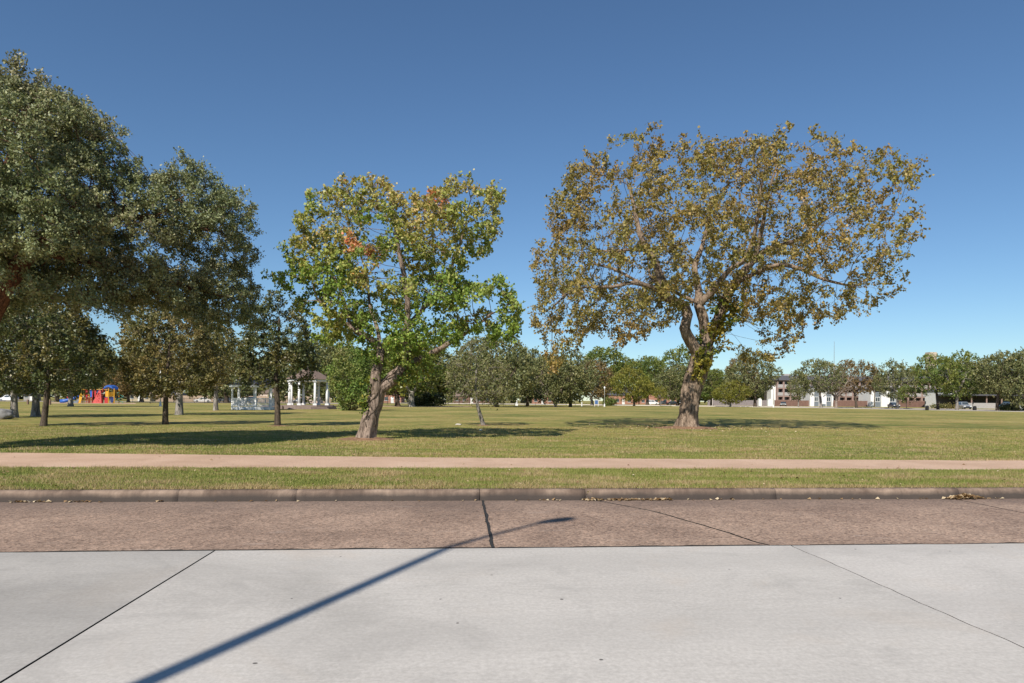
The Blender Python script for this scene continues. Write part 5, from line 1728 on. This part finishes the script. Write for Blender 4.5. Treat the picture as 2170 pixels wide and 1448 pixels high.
def white_block(label, pxa, pxb, Y, ytop):
    xa, xb = at(pxa, HY, Y).x, at(pxb, HY, Y).x
    h = at(pxa, ytop, Y).z - .15
    w = xb - xa
    ro = root('apartment_block', label, 'building', (xa, Y, .15), group=None)
    bays = [(w * .17, w * .39), (w * .70, w * .93)]
    xs = [0, bays[0][0], bays[0][1], bays[1][0], bays[1][1], w]
    for i in (0, 2, 4):
        MB().box(xs[i], xs[i + 1], 0, 8, 0, h + (0.5 if i != 2 else 0)).build('wall', M['white_wall'], ro)
    for a, b_ in bays:
        p = MB().box(a + .003, b_ - .003, .5, 8, 0, h - .3).build('bay', M['grey_panel'], ro)
        wd = MB().box(a + .3, b_ - .3, .42, .498, 1.75, 3.1).build('window', M['glass'], p)
        f = MB()
        f.box(a + .2, b_ - .2, .38, .49, 1.6, 1.75); f.box(a + .2, b_ - .2, .38, .49, 3.1, 3.22)
        f.box(a + .2, a + .3, .38, .49, 1.752, 3.098); f.box(b_ - .3, b_ - .2, .38, .49, 1.752, 3.098)
        f.box((a + b_) / 2 - .04, (a + b_) / 2 + .04, .39, .49, 1.752, 3.098)
        f.build('frame', M['white'], wd)
    MB().side([(-.15, h + .5), (w * .5, h + 1.3), (w + .15, h + .5), (w + .15, h + .62), (w * .5, h + 1.45), (-.15, h + .62)], -.3, 8.2).build('roof', M['slate'], ro)
    return ro


white_block('white gabled block with grey bays left of the russet tree', 1717, 1766, 229, 826)
white_block('white gabled block with grey bays behind the dark blue car', 1845, 1903, 226, 829)
white_block('white block partly hidden behind the slanting oak by the litter bin', 1994, 2032, 205, 834)
ac = root('air_conditioner', 'dark air conditioning unit at the foot of the first white block', 'air conditioner', gx(1746, 227.4))
MB().box(-.45, .45, -.4, .4, 0, .75).build('casing', M['grey_panel'], ac)
MB().lathe([(.32, .752), (.32, .80)], 12).build('fan_grille', M['black'], ac)


def wall_run(name, label, pa, pb, Y0, Y1, h, mat, cap, th=.2, cat='fence', npost=None):
    a, b_ = gx(pa, Y0), gx(pb, Y1)
    d = (b_ - a); Ln = d.length
    ro = root(name, label, cat, a, math.atan2(d.y, d.x))
    n = npost or max(2, int(Ln / 3))
    for i in range(n):
        MB().box(Ln * i / n + .08, Ln * (i + 1) / n - .08, 0, th, 0, h).build('panel', M[mat], ro)
    for i in range(n + 1):
        MB().box(Ln * i / n - .079, Ln * i / n + .079, -.05, th + .05, 0, h + .08).build('post', M[cap], ro)
    return ro


wall_run('boundary_wall', 'brown boundary wall behind the black car', 1642, 1716, 230, 230, 1.95, 'brown_brick', 'brown_brick', cat='wall')
wall_run('boundary_wall', 'brown boundary wall behind the russet and leafless trees', 1767, 1844, 228, 228, 1.95, 'brown_brick', 'brown_brick', cat='wall')
wall_run('boundary_wall', 'brown boundary wall behind the black litter bin', 1905, 1992, 224, 214, 1.95, 'brown_brick', 'brown_brick', cat='wall')
wall_run('wooden_fence', 'weathered grey fence behind the low bright green tree', 1500, 1640, 236, 232, 1.9, 'fence_grey', 'fence_grey')
wall_run('wooden_fence', 'tan fence along the back of the car park', 330, 700, 226, 222, 2.0, 'fence_tan', 'fence_tan')
for lbl, px, Y, w, h in (('white utility box before the grey fence', 1633, 222, 2.0, 2.1), ('small white shed with a peaked top before the grey fence', 1610, 224, 1.0, 2.2)):
    b = root('utility_box', lbl, 'utility box', gx(px, Y))
    MB().box(-w / 2, w / 2, -.5, .5, 0, h).build('casing', M['white_wall'], b)
    MB().side([(-w / 2 - .05, h), (w / 2 + .05, h), (0, h + .3)], -.55, .55).build('lid', M['white'], b)

# long low carport building at the far right
cp = root('carport', 'long low carport with a white half wall and dark interior', 'carport', gx(2028, 186))
W = 46
MB().box(0, 10.5, 0, .25, 0, 1.5).build('half_wall', M['balcony'], cp)  # white wall coloured grey: dappled tree shade put into its colour
MB().box(0, W, 8.2, 8.5, 0, 3.6).build('back_wall', M['dark_open'], cp)
for i in range(12):
    MB().box(i * 4.1, i * 4.1 + .25, .27, .5, 0, 3.45).build('post', M['pier'], cp)
MB().box(-.4, W + .4, -.5, 8.6, 3.45, 3.9).build('roof', M['slate'], cp)
car('grey car in the shade of the carport', False, 'grey', 2140, 189, R(85))


# ------------------------------------------------------------------ brick houses and sheds seen under the trees
def house(label, pxa, pxb, Y, eave, ridge, wall_m, roof_m, gable=False, nw=3, cat='house', name='house', door=True):
    xa, xb = at(pxa, HY, Y).x, at(pxb, HY, Y).x
    w = xb - xa; D = 8 if w > 5 else w
    he = at(pxa, eave, Y).z - .15; hr = at(pxa, ridge, Y).z - .15
    ro = root(name, label, cat, (xa, Y, .15))
    if gable:
        MB().side([(0, 0), (w, 0), (w, he), (w / 2, hr), (0, he)], 0, D).build('wall', M[wall_m], ro)
        sl_ = (hr - he) / (w / 2)
        MB().side([(-.4, he - .4 * sl_ + .01), (w / 2, hr + .01), (w + .4, he - .4 * sl_ + .01), (w + .4, he - .4 * sl_ + .2), (w / 2, hr + .22), (-.4, he - .4 * sl_ + .2)], -.4, D + .4).build('roof', M[roof_m], ro)
    else:
        MB().box(0, w, 0, D, 0, he).build('wall', M[wall_m], ro)
        mb = MB()
        mb.add([(-.4, -.4, he), (w + .4, -.4, he), (w + .4, D + .4, he), (-.4, D + .4, he), (w * .12, D / 2, hr), (w * .88, D / 2, hr)], [(0, 3, 2, 1), (0, 1, 5, 4), (2, 3, 4, 5), (1, 2, 5), (3, 0, 4)])
        mb.build('roof', M[roof_m], ro)
    n = nw + (1 if door else 0)
    for i in range(n):
        c = w * (i + .5) / n
        hw = min(.6, w / n * .3)
        if door and i == n // 2:
            d = MB().box(c - .5, c + .5, -.06, -.003, 0, min(2.1, he * .8)).build('door', M['white'], ro)
            MB().box(c + .32, c + .4, -.1, -.062, .95, 1.08).build('handle', M['black'], d)
        else:
            wd = MB().box(c - hw, c + hw, -.05, -.003, .9, min(2.1, he * .8)).build('window', M['glass'], ro)
            MB().box(c - hw - .1, c + hw + .1, -.12, -.003, .78, .897).build('sill', M['white'], wd)
    return ro


house('low red brick house behind the black iron fence', 1128, 1172, 262, 839, 826, 'brick', 'shingle', nw=2)
house('brick house with white columns behind the lime green tree', 1290, 1352, 268, 838, 822, 'brick', 'slate', nw=4)
house('red brick house with a gable front by the white estate car', 1356, 1398, 275, 845, 832, 'brick', 'shingle', True, 2)
house('orange brick house left of the twisted tree trunk', 1402, 1446, 272, 843, 833, 'brick', 'shingle', nw=2)
house('pale brick house behind the leaning pollarded tree', 800, 850, 240, 836, 822, 'brick', 'shingle', nw=3)
house('grey shed beyond the left-hand oaks', 50, 72, 222, 838, 832, 'grey_wall', 'slate', nw=1, name='shed', cat='shed')
house('tan house behind the playground and white lamp post', 272, 318, 236, 834, 822, 'tan', 'shingle', nw=2)
house('low grey house right of the tan house', 328, 372, 240, 837, 826, 'grey_wall', 'slate', nw=2)
house('pale pink shed seen between the pavilion columns', 655, 678, 205, 834, 828, 'pinkish', 'shingle', nw=0, name='shed', cat='shed', door=False)
house('pinkish brick building seen through the gazebo', 548, 582, 232, 834, 824, 'pinkish', 'shingle', nw=2)
house('brown brick house hidden behind the grey-green oaks', 960, 1040, 270, 840, 826, 'brown_brick', 'shingle', nw=4)


# ------------------------------------------------------------------ iron fences, signs, small things
def iron_fence(label, pa, pb, Y0, Y1):
    a, b_ = gx(pa, Y0), gx(pb, Y1)
    d = b_ - a; Ln = d.length
    ro = root('iron_fence', label, 'fence', a, math.atan2(d.y, d.x))
    n = max(2, int(Ln / 2.4))
    pm = MB().box(-.04, .04, -.04, .04, 0, 1.35).mesh('post', M['iron'])
    for i in range(n + 1):
        o = put('post', pm, ro); o.location = (Ln * i / n, 0, 0)
    for z in (.2, 1.15):
        MB().box(.04, Ln - .04, -.02, .02, z, z + .04).build('rail', M['iron'], ro)
    mb = MB()
    for i in range(int(Ln / .14)):
        x = .07 + i * .14
        mb.box(x - .011, x + .011, -.032, -.021, .1, 1.28)
    o = mb.build('pickets', M['iron'], ro); o['kind'] = 'stuff'
    return ro


iron_fence('black iron fence before the low red brick house', 1000, 1200, 168, 172)
iron_fence('black iron fence behind the dark hedge', 800, 995, 172, 168)
iron_fence('black iron fence along the car park behind the gazebo', 280, 690, 168, 172)

sg = root('notice_board', 'white framed notice board with a blue panel under the dark oak', 'sign', gx(1264, 160))
for x in (-.42, .42): MB().box(x - .05, x + .05, -.05, .05, 0, 1.5).build('post', M['white'], sg)
pn = MB().box(-.42, .42, -.045, .045, .55, 1.45).build('panel', M['sign_blue'], sg)
MB().box(-.5, .5, -.06, .06, 1.452, 1.56).build('frame', M['white'], pn)
bl = root('bollard', 'slim white bollard left of the notice board', 'bollard', gx(1233, 162))
MB().lathe([(.14, 0), (.15, .1), (.12, .2), (.12, .85)], 10).build('post', M['white'], bl)
MB().lathe([(.125, .85), (.1, .93), (.03, .98)], 10).build('cap', M['white'], bl)
hk = root('hooked_pole', 'grey pole with a curved hooked top behind the V-forked oak', 'pole', gx(1219, 165))
MB().tube([(0, 0, 0), (0, 0, 1.7), (-.08, 0, 1.95), (-.25, 0, 2.02), (-.4, 0, 1.9)], .06, 8).build('post', M['steel'], hk, smooth=True)
MB().lathe([(.05, 1.78), (.09, 1.8), (.08, 1.9)], 8, (-.4, 0, 0)).build('hook_end', M['steel'], hk)
stt = root('statue', 'small white statue on a plinth under the broad live oak', 'statue', gx(1095, 165))
MB().box(-.3, .3, -.3, .3, 0, .5).build('plinth', M['white'], stt)
MB().lathe([(.22, .502), (.2, .9), (.14, 1.15), (.2, 1.38), (.17, 1.5), (.06, 1.56), (.1, 1.66), (.09, 1.76), (.03, 1.82)], 12).build('figure', M['white'], stt, smooth=True)


def bin_(label, px, Y):
    ro = root('litter_bin', label, 'litter bin', gx(px, Y))
    MB().lathe([(.24, 0), (.28, .1), (.28, .72), (.24, .78)], 12).build('drum', M['black'], ro)
    MB().lathe([(.25, .78), (.2, .86), (.06, .9)], 12).build('lid', M['black'], ro)
    MB().box(-.42, -.36, -.03, .03, 0, 1.75).build('post', M['black'], ro)
    MB().box(-.5, -.28, -.06, -.031, 1.2, 1.7).build('dispenser', M['black'], ro)


bin_('black litter bin with a post beside the slanting oak', 1965, 131)
bin_('black litter bin with a post before the white carport wall', 2066, 128)
for lbl, px, Y in (('short brown wooden post near the blue-grey shaded oak', 59, 115), ('short dark wooden post behind the slim leaning oak', 106, 112)):
    b = root('wooden_post', lbl, 'post', gx(px, Y))
    MB().box(-.12, .12, -.12, .12, 0, .75).build('shaft', M['wood'], b)
    MB().add([(-.12, -.12, .75), (.12, -.12, .75), (.12, .12, .75), (-.12, .12, .75), (0, 0, .87)], [(0, 1, 4), (1, 2, 4), (2, 3, 4), (3, 0, 4)]).build('cap', M['wood'], b)
wb = root('utility_post', 'slim pale post before the grey wooden fence', 'post', gx(1510, 190))
MB().lathe([(.09, 0), (.09, 2.1)], 8).build('shaft', M['pale_kerb'], wb)
MB().lathe([(.11, 2.1), (.11, 2.16), (.03, 2.2)], 8).build('cap', M['pale_kerb'], wb)

# radio mast and the far tower
YM = 900
rm = root('radio_mast', 'thin radio mast far behind the russet tree', 'mast', gx(1767, YM))
hm = at(1765, 724, YM).z
MB().tube([(0, 0, -.3), (0, 0, hm * .55), (0, 0, hm)], [.55, .42, .22], 4).build('lattice', M['steel'], rm)
MB().box(-.9, .9, -.9, .9, hm * .62, hm * .64).build('platform', M['white'], rm)
YT = 1000
xt = at(1977, HY, YT).x
ht = at(1977, 746, YT).z
tw = root('tower', 'pale sandstone tower top rising far behind the green oaks', 'tower', (xt, YT, -.31))
MB().box(-5.3, 5.3, 0, 11, 0, ht - 4).build('wall', M['tower'], tw)
MB().box(-5.9, 5.9, -.5, 11.5, ht - 4, ht - 2.6).build('cornice', M['tower'], tw)
MB().box(-5.3, 5.3, 0, 11, ht - 2.6, ht).build('parapet', M['tower'], tw)
for i in range(4):
    for z in (ht - 10.5, ht - 16):
        MB().box(-4.6 + i * 2.5, -3.2 + i * 2.5, -.08, -.004, z, z + 3.6).build('window', M['brown_brick'], tw)
